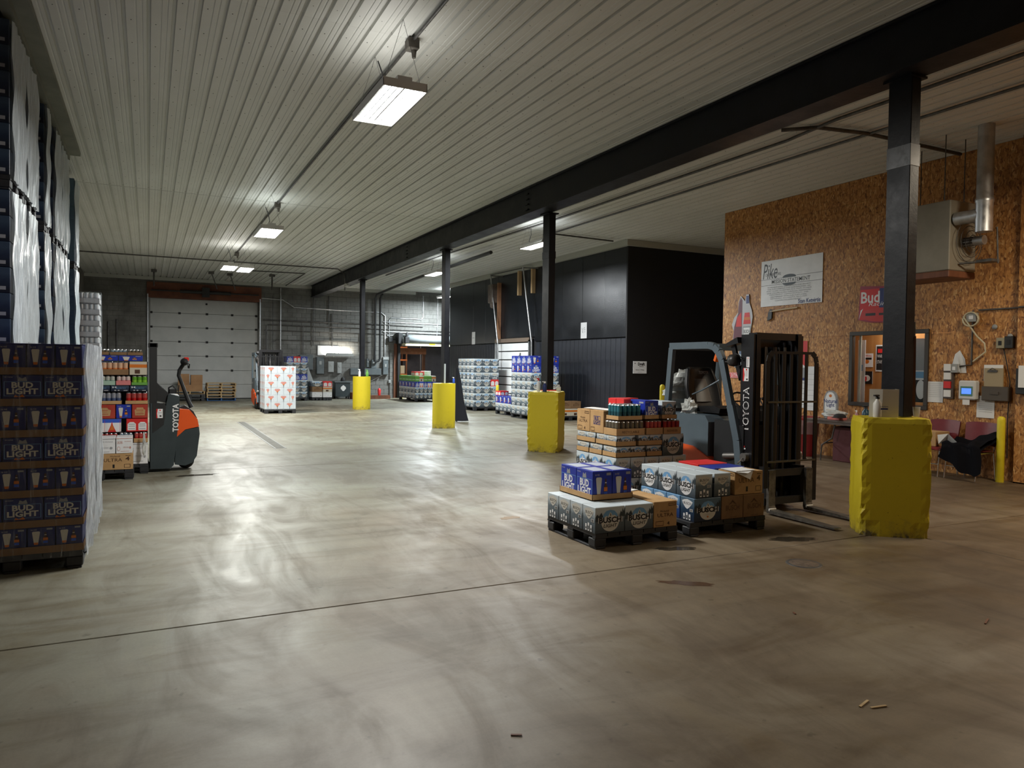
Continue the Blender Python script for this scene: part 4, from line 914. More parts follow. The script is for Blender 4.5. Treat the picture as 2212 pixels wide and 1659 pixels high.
# =====================================================  forklifts
def forklift(loc, label, lettering=True, rz=0.):
    t = thing('forklift', label, 'forklift', loc, rz, 'forklifts')
    w = .445
    # chassis skirt (orange) and dark grey body
    b = MB()
    for s in (-1, 1): b.prism([(.10, .20), (.34, .20), (.50, .14), (.86, .12), (1.0, .16), (1.34, .22), (1.50, .32), (1.50, .58), (1.20, .68), (.86, .66), (.45, .50), (.10, .36)], s*w, s*(w-.10), 'x')
    b.box(-.36, .36, .15, 1.45, .16, .44); b.build('chassis_skirt', ORANGE, t)
    b = MB(); b.prism([(.60, .40), (.86, .54), (1.18, .62), (1.50, .54), (1.54, .74), (1.50, .98), (1.42, 1.06), (.66, 1.06), (.60, .98)], -w+.02, w-.02, 'x'); b.build('battery_hood', TOYG, t)
    b = MB()   # rounded counterweight
    def cw(u, v):
        a = (u-.5)*math.pi; r = .13*math.sin(math.pi*min(1, v*1.0+.08))**.4
        return (math.sin(a)*(w-.03), 1.44+math.cos(a)*(.14+r*.5), .30+v*.72)
    b.grid(cw, 16, 8); b.build('counterweight', TOYG, t)
    b = MB(); b.prism([(.10, .22), (.62, .22), (.62, .34), (.10, .34)], -w+.02, w-.02, 'x'); b.box(-w+.04, w-.04, .02, .14, .22, .98); b.prism([(.12, .92), (.30, 1.0), (.30, 1.06), (.10, 1.02)], -.34, .34, 'x')
    b.box(-w+.03, -w+.07, .14, .50, .30, 1.02).box(w-.07, w-.03, .14, .50, .30, 1.02); b.build('front_cowl', M('cowl_black', (.012, .013, .015), .5), t)
    # overhead guard
    for s in (-1, 1):
        b = MB(); X = s*(w-.03)
        pts = [(X, 1.42, 1.04), (X, 1.33, 1.90)]
        b.bar(*pts, .055, .085, (0, 1, 0))
        ar = [(X, 1.36, 1.925), (X, .62, 1.925), (X, .52, 1.905), (X, .44, 1.84), (X, .38, 1.74), (X, .22, 1.20), (X, .10, .80), (X, .02, .24)]
        for i in range(len(ar)-1): b.bar(ar[i], ar[i+1], .055, .085 if i < 5 else .10, (0, .3, 1) if i < 3 else (0, 1, .1))
        b.build('guard_frame', TOYG, t)
    b = MB()
    for k in range(6): b.box(-w+.05, w-.05, .60+.13*k, .64+.13*k, 1.90, 1.95)
    b.box(-w+.03, w-.03, .44, .52, 1.86, 1.93); b.box(-w+.03, w-.03, 1.30, 1.37, 1.88, 1.95); b.build('guard_roof', TOYG, t)
    # seat
    b = MB(); seat = M('seat_vinyl', (.010, .010, .011), .42, spec=.35)
    b.prism([(.62, 1.08), (.60, 1.14), (.70, 1.17), (1.08, 1.15), (1.14, 1.08)], -.24, .24, 'x'); b.build('seat_cushion', seat, t)
    def bk(u, v):
        a = (u-.5)*2; W_ = .25*(1-.25*max(0, v-.55)/.45) if v > .55 else .25
        return (a*W_, 1.16+.14*v-.05*abs(a)**3, 1.12+.50*v)
    b = MB(); b.grid(bk, 10, 10); b.grid(lambda u, v: (bk(u, v)[0], bk(u, v)[1]+.07, bk(u, v)[2]), 10, 10)
    for k in range(10):
        for u0, u1 in ((0, 0),): pass
    rim = [bk(i/10, 1) for i in range(11)]+[bk(1, 1-i/10) for i in range(1, 11)]; rim2 = [bk(0, i/10) for i in range(11)]
    for r_ in (rim, rim2): b.tube([(p[0], p[1]+.035, p[2]) for p in r_], .036, 6)
    bkr = b.build('backrest', seat, t)
    b = MB(); b.grid(lambda u, v: ((u-.5)*.26*(1-.2*v), 1.195+.10*v-.012*math.sin(math.pi*u)-.03, 1.20+.30*v), 8, 6); b.build('backrest_pad', M('seat_pad', (.10, .098, .095), .4), bkr)  # pad's lighter grey carries the vinyl's sheen in its colour
    tm = MB(); o = ob('seat_lettering', art('toyseat', .16, .045, [(GREYI, 't', 'TOYOTA', 0, .1, 1, .9, .02)]), bkr, (-.08, 1.195, 1.56))
    # steering
    b = MB(); c = Vector((0, .46, 1.24)); ring = [c+Vector((.15*math.cos(a), .15*math.sin(a)*.72, .15*math.sin(a)*.69)) for a in [i*math.pi/10 for i in range(21)]]
    b.tube(ring, .012, 6, caps=False); b.tube([c, c+Vector((0, -.16, -.22))], .03, 8); b.tube([ring[0], c, ring[10]], .01, 6); b.build('steering_wheel', RUBBER, t)
    b = MB(); b.prism([(.14, 1.0), (.30, 1.02), (.34, 1.14), (.22, 1.20), (.14, 1.14)], -.30, .30, 'x'); b.build('console', M('console_grey', (.05, .048, .045), .5), t)
    for k in range(3): MB().tube([(.22+.05*k, .30, 1.12), (.22+.05*k, .40, 1.26)], .008, 6).lathe([(.0001, -.02), (.016, -.01), (.016, .015), (.0001, .02)], (.22+.05*k, .405, 1.27), 8).build('control_lever', RUBBER, t)
    # mast
    mk = M('mast_black', (.010, .010, .012), .34)
    for s in (-1, 1):
        b = MB(); b.box(s*.39, s*.37, -.10, .10, .06, 2.04).box(s*.37, s*.325, -.10, -.075, .06, 2.04).box(s*.37, s*.325, .075, .10, .06, 2.04); b.build('outer_rail', mk, t)
        b = MB(); b.box(s*.315, s*.295, -.11, .06, .08, 2.06).box(s*.355, s*.315, -.11, -.085, .08, 2.06).box(s*.295, s*.26, -.05, -.03, .08, 2.06); b.build('inner_rail', mk, t)
        b = MB(); b.lathe([(.046, .10), (.046, 1.86)], (s*.21, .03, 0), 12).lathe([(.02, 1.86), (.02, 1.96)], (s*.22, .03, 0), 10); b.build('lift_cylinder', mk, t)
        b = MB(); b.tube([(s*.30, .12, 1.95), (s*.24, .14, 1.75), (s*.26, .13, 1.2), (s*.20, .12, .7)], .012, 6).tube([(s*.10, .0, 1.90), (s*.08, -.02, 1.70), (s*.12, -.02, 1.2)], .014, 6); b.build('hydraulic_hose', RUBBER, t)
        b = MB(); b.box(s*.14, s*.17, -.05, -.035, .3, 1.9); b.build('lift_chain', M('chain', (.06, .055, .05), .5, .6), t)
        b = MB(); b.lathe([(.0001, -.07), (.17, -.06), (.20, -.03), (.20, .06), (.17, .07), (.0001, .07)], (s*.40, .30, .20), 18, 'x'); o = b.build('drive_wheel', RUBBER, t)
        b = MB(); b.tube([(s*.40, .12, .62), (s*.44, .30, .60)], .035, 8).lathe([(.05, -.03), (.05, .03)], (s*.42, -.02, .62), 12, 'x').tube([(s*.44, -.02, .62), (s*.56, -.06, .56)], .008, 6); b.build('tilt_cylinder', M('tilt_steel', (.25, .24, .23), .4, .7), t)
        b = MB(); b.lathe([(.0001, -.05), (.06, -.05), (.075, 0), (.07, .05), (.0001, .06)], (s*.40, .20, 1.74), 14, 'y'); b.tube([(s*.42, .36, 1.72), (s*.40, .24, 1.72)], .012, 6); b.build('head_lamp', M('lamp_black', (.03, .028, .026), .4), t)
        b = MB(); b.tube([(s*.44, .16, 1.83), (s*.46, .06, 1.80), (s*.36, .05, 1.70), (s*.44, .14, 1.66)], .006, 5); b.build('lamp_guard', RUBBER, t)
    b = MB(); b.box(-.37, .37, .075, .115, 1.70, 2.04).box(-.36, -.325, .08, .12, .2, 1.75).box(.325, .36, .08, .12, .2, 1.75).box(-.39, .39, .06, .13, .30, .40).box(-.39, .39, .06, .13, .9, .98).box(-.30, .30, -.09, -.03, 1.98, 2.06); b.build('mast_crosshead', mk, t)
    MB().prism([(.10, 1.94), (.30, 1.90), (.30, 1.94), (.12, 2.01)], -.44, -.34, 'x').build('mast_top_bracket', mk, t); MB().prism([(.12, 1.5), (.26, 1.90), (.20, 1.92), (.10, 1.62)], -.40, -.37, 'x').build('mast_stay', mk, t)
    MB().lathe([(.075, .10), (.075, 1.45), (.05, 1.47), (.05, 1.9)], (0, .0, 0), 14).build('free_lift_cylinder', mk, t)
    # carriage, load backrest, forks
    b = MB(); b.box(-.36, .36, -.28, -.24, .42, .50).box(-.36, .36, -.28, -.24, .10, .18).box(-.30, -.24, -.24, -.10, .12, .52).box(.24, .30, -.24, -.10, .12, .52); b.build('carriage', M('carriage_black', (.014, .014, .014), .5), t)
    bk_ = M('backrest_black', (.008, .008, .009), .45, spec=.3)
    b = MB(); X = .38
    out = [(-X, -.31, .30), (-X, -.31, 1.72), (-X+.02, -.31, 1.79), (-X+.07, -.31, 1.83), (X-.07, -.31, 1.83), (X-.02, -.31, 1.79), (X, -.31, 1.72), (X, -.31, .12)]
    for i in range(len(out)-1): b.bar(out[i], out[i+1], .06 if i not in (3,) else .012, .012 if i not in (3,) else .03, (0, 1, 0) if i != 3 else (0, 0, 1))
    b.build('backrest_frame', bk_, t)
    for i in range(5): MB().box(-X+.12*(i+1)-.02, -X+.12*(i+1)+.02, -.315, -.30, .60, 1.825).build('backrest_bar', bk_, t)
    for z in (.585, 1.26): MB().box(-X, X, -.325, -.30, z, z+.02).build('backrest_rail', M('rail_worn', (.08, .075, .06), .4, .4), t)
    fk = noisy('fork_steel', (.06, .055, .05), (.16, .15, .13), 14, .4, .55, metal=.5)
    for s in (-1, 1):
        X = s*.29
        b = MB(); b.prism([(-.285, .50), (-.325, .50), (-.325, .10), (-.34, .062), (-1.21, .030), (-1.22, .024), (-1.20, .018), (-.30, .018), (-.285, .05)], X-.05, X+.05, 'x'); fko = b.build('fork', fk, t)
        MB().box(X-.052, X+.052, -.345, -.325, .045, .075, 0, .004).build('fork_heel_cap', M('fork_heel_paint', (.75, .75, .73), .5), fko)
    MB().lathe([(.0001, -.06), (.13, -.06), (.15, -.03), (.15, .03), (.13, .06), (.0001, .06)], (0, 1.30, .151), 16, 'x').build('rear_wheel', RUBBER, t)
    b = MB(); b.prism([(.52, 1.84), (.56, 1.74), (.53, 1.72), (.49, 1.82)], -.40, -.33, 'x'); b.build('rear_lamp', M('orange_lens', (.8, .15, .02), .3), t)
    b = MB(); b.tube([(-.40, .44, 1.5), (-.28, .9, 1.36), (-.26, 1.1, 1.30)], .01, 6); b.build('assist_grip', TOYG, t)
    # lettering on the left side of the mast and body
    a1 = ob('mast_lettering', art('toymast', .50, .085, [(WHT, 't', 'TOYOTA', 0, 0, 1, 1, .02), (BLK, 't', 'TOYOTA', .01, .06, .99, .94, -.006)]), t)
    setside(a1, (-.3925, .045, .92))
    a2 = ob('mast_sticker', art('mstick', .09, .15, [(WHT, 'r', 0, 0, 1, 1), (REDI, 'p', [(0, 0), (.18, 0), (.3, .5), (.14, 1), (0, 1)]), (REDI, 'e', .6, .88, .12, .07)]+[(GREYI, 'r', .38+.12*k, .35, .41+.12*k, .8) for k in range(4)]+[(BLK, 'r', .6, .08, .85, .2)]), t, (-.3925, .06, 1.50), -math.pi/2)
    ob('mast_notice', art('mnot', .05, .12, [(WHT, 'r', 0, 0, 1, 1), (GREYI, 'r', .3, .1, .5, .8), (REDI, 'e', .5, .88, .15, .05)]), t, (-.3925, .01, 1.66), -math.pi/2)
    ob('model_marking', art('mmk', .06, .16, [(WHT, 'p', [(.1, .0), (.5, .0), (.5, .3), (.3, .3), (.3, .5), (.1, .5)]), (REDI, 'r', .1, .35, .5, .6), (WHT, 'r', .55, .55, .9, .65), (WHT, 'r', .55, .2, .9, .28), (REDI, 'r', .2, .7, .7, .8), (WHT, 'r', .1, .85, .4, .95)]), t, (-.3925, .05, .62), -math.pi/2)
    ob('body_lettering', art('toybody', .24, .05, [(WHT, 't', 'TOYOTA', 0, 0, 1, 1, .02)]), t, (-w+.0185, 1.40, .86), -math.pi/2)
    return t
def setside(o, p):
    """text on a -X face running upward"""
    # local x -> +Z, local z -> +Y ... seen from -X: text reads bottom to top
    o.matrix_local = Matrix(((0, 1, 0, p[0]), (0, 0, 1, p[1]-.085), (1, 0, 0, p[2]), (0, 0, 0, 1)))
fk1 = forklift((6.60, 6.44, 0), 'grey and orange forklift with lowered forks between the pallets and yellow block')
FM = {}
def copy_tree(o, parent=None, loc=None, label=None):
    c = o.copy(); COL.objects.link(c)
    if parent: c.parent = parent
    if loc: c.location = loc
    if label: c['label'] = label
    for ch in list(o.children): copy_tree(ch, c)
    return c
copy_tree(fk1, None, (3.79, 26.55, 0), 'far forklift holding the white wrapped pallet in front of the overhead door')
# plastic bag heaped behind the seat
def blob(name, c, r, mt, label, cat, seed=1, n=20, m=12, amp=.18, flat=0.):
    rnd = random.Random(seed); ph = [(rnd.uniform(1, 5), rnd.uniform(1, 5), rnd.uniform(0, 6)) for _ in range(6)]
    def fn(u, v):
        a = 2*math.pi*u; p = math.pi*(v-.5)
        d = 1+sum(amp/(1+i*.5)*math.sin(q[0]*a*round(q[0])/q[0]+q[1]*3*p+q[2]) for i, q in enumerate(ph))*.5
        z = math.sin(p)*r[2]*d
        return (math.cos(p)*math.cos(a)*r[0]*d, math.cos(p)*math.sin(a)*r[1]*d, max(z, -r[2]*(1-flat)))
    b = MB(); b.grid(fn, n, m, 0, False); o = b.build(name, mt, None, c)
    if label: tag(o, label, cat)
    return o
BAG = noisy('crumpled_plastic', (.42, .44, .42), (.62, .64, .62), 6, .18, .3, bmp=.8, bs=20)
blob('plastic_bag', (6.58, 7.93, 1.33), (.36, .13, .27), BAG, 'crumpled clear plastic heaped behind the forklift seat', 'plastic bag', 3, 30, 18, .22, .15)
blob('plastic_bag', (6.28, 7.52, 1.10), (.10, .10, .13), BAG, 'clear plastic hanging down beside the forklift seat', 'plastic bag', 8, 20, 12, .3)

# ===================================================== pallet stacker at left
st = thing('pallet_stacker', 'dark grey and orange walk-behind pallet stacker holding the mixed load at left', 'pallet stacker', (0, 12.0, 0))
MKB = M('stacker_black', (.016, .017, .018), .5)
for y in (.10, .62): MB().box(.02, .12, y-.05, y+.05, .10, 1.90, 0, .004).build('mast_rail', MKB, st)
MB().box(.0, .13, .05, .67, 1.84, 1.90, 0, .004).box(.02, .10, .05, .67, .9, .98).build('mast_head', MKB, st)
b = MB(); b.prism([(.03, .05), (.30, .05), (.345, .10), (.42, .86), (.42, 1.12), (.27, 1.15), (.24, .98), (.03, 1.02)], 0, .70); b.build('body_cover', TOYD, st)
b = MB(); b.prism([(.06, .58), (.21, .70), (.24, .96), (.22, 1.02), (.06, 1.02)], -.006, -.001); b.build('side_panel', MKB, st)
b = MB(); b.prism([(.05, 1.38), (.28, 1.15), (.24, 1.02), (.10, 1.06), (.02, 1.20)], .06, .10); b.prism([(.05, 1.38), (.28, 1.15), (.24, 1.02), (.10, 1.06), (.02, 1.20)], .60, .64); b.build('mast_brace', MKB, st)
b = MB(); b.prism([(.375, .50), (.415, .93), (.56, .91), (.67, .77), (.69, .66), (.50, .62)], .03, .67); b.build('power_head', ORANGE, st)
b = MB(); b.prism([(.36, .10), (.375, .50), (.50, .615), (.69, .65), (.70, .55), (.66, .22), (.60, .12), (.50, .08)], .02, .68); b.build('lower_shroud', TOYD, st)
b = MB(); b.prism([(.395, .93), (.47, .91), (.60, .82), (.66, .74), (.67, .78), (.62, .88), (.50, .97)], .2, .5); b.build('tiller_base', MKB, st)
b = MB(); b.tube([(.60, .35, .93), (.56, .35, 1.02), (.47, .35, 1.28), (.42, .35, 1.42), (.43, .35, 1.50), (.49, .35, 1.60)], [.035, .03, .026, .028, .028, .03], 8); b.build('tiller_arm', MKB, st)
b = MB(); b.lathe([(.0001, -.13), (.05, -.11), (.06, 0), (.05, .11), (.0001, .13)], (.50, .35, 1.63), 12, 'y'); b.tube([(.50, .2, 1.62), (.56, .14, 1.60), (.56, .25, 1.54)], .012, 6).tube([(.50, .5, 1.62), (.56, .56, 1.60), (.56, .45, 1.54)], .012, 6); b.build('tiller_head', MKB, st)
MB().box(.49, .56, .28, .42, 1.64, 1.70, 0, .01).build('belly_button', M('switch_red', (.7, .03, .02), .35), st)
b = MB(); b.tube([(.28, .2, 1.15), (.28, .2, 1.24), (.33, .2, 1.27), (.38, .2, 1.22), (.38, .2, 1.15)], .012, 6).tube([(.41, .2, 1.14), (.42, .2, 1.28)], .008, 6).box(.29, .37, .16, .24, 1.15, 1.22); b.build('display_bracket', MKB, st)
MB().lathe([(.0001, -.05), (.10, -.05), (.12, -.03), (.12, .03), (.10, .05), (.0001, .05)], (.52, .35, .12), 16, 'y').build('drive_wheel', RUBBER, st)
for y in (.16, .54):
    MB().box(-.80, .03, y-.07, y+.07, .045, .092, 0, .01).build('fork', M('fork_grey', (.10, .11, .12), .5), st)
    MB().lathe([(.0001, -.04), (.035, -.04), (.04, 0), (.035, .04), (.0001, .04)], (-.72, y, .04), 12, 'y').build('load_wheel', M('wheel_white', (.6, .58, .52), .5), st)
ll = ob('body_lettering', art('toyst', .40, .075, [(WHT, 't', 'TOYOTA', 0, 0, 1, 1, .03)]), st)
ll.matrix_local = Matrix(((0, 0, -1, .405), (0, 1, 0, -.002), (1, 0, 0, .60), (0, 0, 0, 1)))
ob('safety_sticker', art('sstk', .085, .135, [(WHT, 'r', 0, 0, 1, 1), (REDI, 'p', [(0, 0), (.2, 0), (.12, .5), (.24, 1), (0, 1)]), (REDI, 'e', .58, .85, .12, .07), (GREYI, 'r', .3, .55, .9, .6), (BLK, 'r', .5, .15, .8, .3)]), st, (.11, -.008, .80))
blob('film_scrap', (-.05, 11.82, .42), (.025, .03, .15), BAG, 'loose piece of white stretch film hanging beside the low half pallet', 'plastic scrap', 4, 14, 10, .3)

# ===================================================== doors
dr = struct('door_1', None, None)
PAN = noisy('door_panel_white', (.44, .455, .45), (.52, .53, .52), 1.5, .5, bmp=.1, bs=30)
zs = [0.03+.605*k for k in range(8)]
for k in range(7):
    pn = MB().box(.08, 4.36, 34.42, 34.47, zs[k]+.005, zs[k+1]-.005, 0, .006).build('panel', PAN, dr)
    if k:
        for x in (.12, 1.2, 2.28, 3.3, 4.3): MB().box(x-.05, x+.05, 34.405, 34.42, zs[k]-.045, zs[k]+.045, 0, .003).build('hinge', RUBBER, pn)
MB().box(2.22, 2.3, 34.40, 34.42, 4.05, 4.13).build('top_roller', RUBBER, dr)
MB().box(.06, 4.38, 34.42, 34.48, 0, .03).build('bottom_seal', RUBBER, dr)
for x in (.02, 4.36): MB().box(x, x+.06, 34.22, 34.5, 0, 4.9).build('jamb', M('jamb_metal', (.20, .20, .19), .5), dr)
for x in (-.02, 4.42): MB().tube([(x, 34.12, .3), (x, 34.12, 4.4)], .035, 8).build('vertical_track', STEEL, dr)
struct('trim_4', MB().box(-.05, 4.48, 34.10, 34.40, 4.26, 4.90), noisy('rusty_steel_lintel', (.10, .03, .015), (.19, .065, .03), 2, .7))
MB().box(0, 4.4, 34.5, 34.6, 0, 4.9).build('door_backing', CMUD, dr)
b = MB().lathe([(.03, .1), (.03, 4.35)], (0, 33.95, 4.55), 10, 'x').lathe([(.07, 1.2), (.07, 3.2)], (0, 33.95, 4.55), 12, 'x').box(2.05, 2.35, 33.85, 34.05, 4.35, 4.75)
tag(b.build('door_opener', MKB), 'dark torsion shaft and spring above the overhead door', 'door opener')
# roll up door over the doorway
d2 = struct('door_2', None, None)
MB().lathe([(.0001, 10.82), (.20, 10.82), (.20, 14.0), (.0001, 14.0)], (0, 33.85, 2.82), 20, 'x').build('roll_housing', noisy('housing_grey', (.20, .23, .24), (.27, .30, .31), 2, .45), d2)
MB().box(10.84, 13.95, 33.78, 33.92, 2.50, 2.62).build('bottom_bar', M('pale_timber', (.55, .52, .35), .7), d2)
MB().box(12.2, 12.5, 33.77, 33.78, 2.56, 2.62).build('yellow_tape', YEL, d2)
MB().box(10.62, 10.84, 33.7, 34.15, 2.58, 3.12, 0, .02).box(10.25, 10.45, 33.98, 34.15, 2.68, 2.90).box(10.45, 10.62, 34.05, 34.1, 2.76, 2.82).build('end_bracket', MKB, d2)
MB().box(10.90, 11.1, 33.5, 33.66, 2.62, 2.90, 0, .01).lathe([(.07, 2.92), (.07, 3.10), (.0001, 3.14)], (11.0, 33.58, 0), 12).build('door_motor', RUBBER, d2)
MB().box(10.70, 10.82, 34.0, 34.18, 0, 2.6).build('side_track', MKB, d2); MB().box(10.55, 10.69, 34.12, 34.18, 0, 2.6).build('timber_jamb', BROWNW, d2)
# inner timber frame, rack of pallets beyond
fr = struct('door_3', None, None)
MB().box(10.95, 12.55, 35.2, 35.35, 2.12, 2.42).build('timber_header', noisy('red_timber', (.30, .11, .05), (.42, .18, .09), 3, .6), fr)
MB().box(11.02, 11.12, 35.2, 35.35, 0, 2.12).build('timber_post', BROWNW, fr); MB().box(12.38, 12.5, 35.2, 35.35, 0, 2.12).build('timber_post', BROWNW, fr)
GRNP = noisy('green_painted_wood', (.10, .20, .08), (.22, .34, .15), 5, .7)
for k in range(7): wpallet(11.25, 38.0, k*.1225, GRNP, 'green pallet, %s from the bottom, beyond the roll up doorway' % ORD[k], 1.3, 1.0, 'green pallets beyond the doorway')
b = thing('storage_rack', 'tall brown storage rack with cartons beyond the roll up doorway', 'rack', (11.2, 39.2, 0))
for x in (0, 1.6): 
    for y in (0, .8): MB().box(x, x+.07, y, y+.07, 0, 2.8).build('post', BROWNW, b)
for z in (1.0, 1.8, 2.5): MB().box(0, 1.67, -.02, .9, z, z+.08).build('shelf', M('rack_orange', (.45, .13, .04), .5), b)
for i in range(6): tag(MB().box(0, .22, 0, .5, 0, .45, 0, .01).build('drink_carton', [M('yellow_cans', (.6, .5, .2), .5), M('pale_carton', (.5, .45, .35), .6)][i % 2], None, (11.3+.25*i, 39.3, 1.085)), 'carton on the middle rack shelf beyond the doorway, %s from the left' % ORD[i], 'carton', 'cartons on the rack')
# cooler door
d3 = struct('door_4', None, None)
PW_ = noisy('white_ribbed_steel', (.80, .83, .83), (.88, .90, .90), 2, .4)
for k in range(8):
    MB().box(11.72, 11.78, 22.40, 25.02, .02+.305*k, .305*(k+1)-.015, 0, .012).build('panel', PW_, d3)
    if k in (2, 4, 6):
        b = MB(); b.add([(11.715, 23.20, .16+.305*k), (11.715, 23.12, .09+.305*k), (11.715, 23.12, .23+.305*k)], [(0, 1, 2)]); b.box(11.70, 11.72, 23.05, 23.12, .07+.305*k, .25+.305*k); b.build('hinge_bracket', M('hinge_grey', (.12, .13, .12), .5), d3)
for y in (22.34, 25.05): MB().box(11.66, 11.80, y, y+.06, 0, 2.52).build('side_frame', STEEL, d3)
MB().box(11.66, 11.80, 22.34, 25.11, 2.46, 2.60).build('head_trim', M('brown_trim', (.16, .12, .09), .6), d3)
MB().box(11.66, 11.79, 24.86, 24.95, 2.6, 4.7).build('timber_track', noisy('copper_timber', (.30, .15, .08), (.42, .22, .12), 3, .6), d3)
for y, z0 in ((23.24, 4.10), (22.22, 4.10)): MB().box(11.66, 11.79, y-.05, y+.05, z0, 4.95).build('timber_hanger', M('pine', (.55, .38, .20), .7), d3)
for y0, y1 in ((25.21, 24.51), (22.55, 21.85)):
    MB().tube([(11.5, y0, 5.0), (11.5, y1, 2.45)], .03, 8).build('slanting_track', STEEL, d3)
    MB().tube([(11.5, y1, 2.46), (11.55, y1, .1)], .025, 8).build('lower_track', STEEL, d3)
MB().tube([(11.5, 25.21, 5.0), (11.52, 22.55, 4.98)], .02, 6).tube([(11.5, 25.21, 4.98), (11.75, 24.6, 4.9)], .02, 6).tube([(11.5, 22.55, 4.98), (11.75, 21.9, 4.9)], .02, 6).build('track_tie', DSTEEL, d3)
MB().box(11.45, 11.78, 24.95, 25.35, 3.95, 4.65, 0, .03).lathe([(.0001, 3.75), (.10, 3.8), (.12, 3.95)], (11.6, 25.2, 0), 12).build('door_motor', noisy('motor_brown', (.09, .07, .06), (.16, .13, .11), 6, .5), d3)
for y in (21.45, 21.3): MB().tube([(11.7, y, 5.0), (11.7, y, 2.5), (11.7, y-.06, 2.3), (11.7, y-.06, 1.9)], .022, 6).build('conduit', STEEL, d3)
# =====================================================  conduits and ceiling gear
def run(name, pts, r, label, cat='conduit', mt=None, group=None):
    o = MB().tube(pts, r, 6).build(name, mt or DSTEEL); tag(o, label, cat, group); return o
t = thing('ceiling_conduit', 'dark conduit running along the ceiling above the row of high bay lights', 'conduit', (2.53, 0, 5.09))
MB().tube([(0, -4.9, 0), (0, 25.6, 0)], .018, 6).build('pipe', DSTEEL, t)
for y in (7.66, 16.8, 25.0): MB().box(-.06, .06, y-.09, y+.05, -.09, .02, 0, .006).lathe([(.022, -.17), (.03, -.09)], (.02, y-.02, 0), 8).build('junction_box', noisy('dirty_box', (.05, .045, .035), (.10, .09, .075), 12, .6), t)
run('ceiling_conduit', [(-2.1, 27, 5.06), (6.2, 27, 5.06), (6.5, 27.3, 4.95), (6.56, 27.4, 4.5), (6.58, 27.5, 4.35)], .022, 'cross conduit near the far end of the ceiling, bending down the beam')
run('ceiling_conduit', [(2.6, 26.5, 5.05), (2.6, 29.3, 5.05), (5.4, 29.0, 5.05), (5.5, 34.0, 5.05)], .022, 'angled conduit right of the twin lights by the end wall')
run('ceiling_conduit', [(8.45, -4, 5.07), (8.45, 7.2, 5.07), (8.6, 8.2, 5.07), (8.55, 15.2, 5.07), (8.3, 22.0, 5.07), (8.3, 28, 5.07)], .024, 'long conduit right of the beam running the length of the hall')
run('ceiling_conduit', [(8.17, 7.9, 5.08), (8.5, 7.55, 5.07), (9.3, 7.4, 5.07), (11.1, 7.4, 5.07), (11.5, 7.4, 5.07)], .028, 'conduit crossing the ceiling toward the heater')
run('ceiling_conduit', [(9.38, -4, 5.07), (9.38, 16.8, 5.07), (11.4, 16.95, 5.07)], .020, 'outer conduit nearer the office wall, turning at the cooler corner')
run('ceiling_pipe', [(8.9, 19.5, 4.90), (9.2, 27.5, 4.90), (9.55, 33.6, 4.86), (9.55, 33.9, 4.7), (9.55, 33.95, 1.72)], .055, 'thick black pipe under the ceiling dropping down the end wall', 'pipe', MKB)
run('ceiling_pipe', [(9.8, 33.6, 4.86), (9.8, 33.95, 4.7), (9.8, 33.95, 1.85), (9.72, 33.95, 1.74), (9.60, 33.95, 1.72)], .05, 'second black pipe beside the thick one on the end wall', 'pipe', MKB)
for i, (x, y) in enumerate(((.2, 31.5), (4.42, 30.6), (2.2, 31.0), (2.9, 31.2))):
    o = MB().tube([(x, y, 5.11), (x+(.25 if i > 1 else 0), y+.4*(i > 1), 4.5)], .03 if i < 2 else .02, 6).box(x-.1, x+.1, y-.1, y+.1, 5.03, 5.11).build('ceiling_bracket', DSTEEL); tag(o, 'dark bracket hanging from the ceiling before the overhead door, %s' % ['far left', 'right of the door', 'left of centre', 'right of centre'][i], 'bracket', 'brackets by the overhead door')
o = MB().box(6.45, 6.62, 26.9, 27.1, 4.42, 4.55, 0, .02).tube([(6.58, 27, 4.5), (6.45, 26.7, 4.45)], .03, 6).build('security_light', M('white_box', (.5, .5, .48), .5)); tag(o, 'small white light box on the side of the beam', 'light')
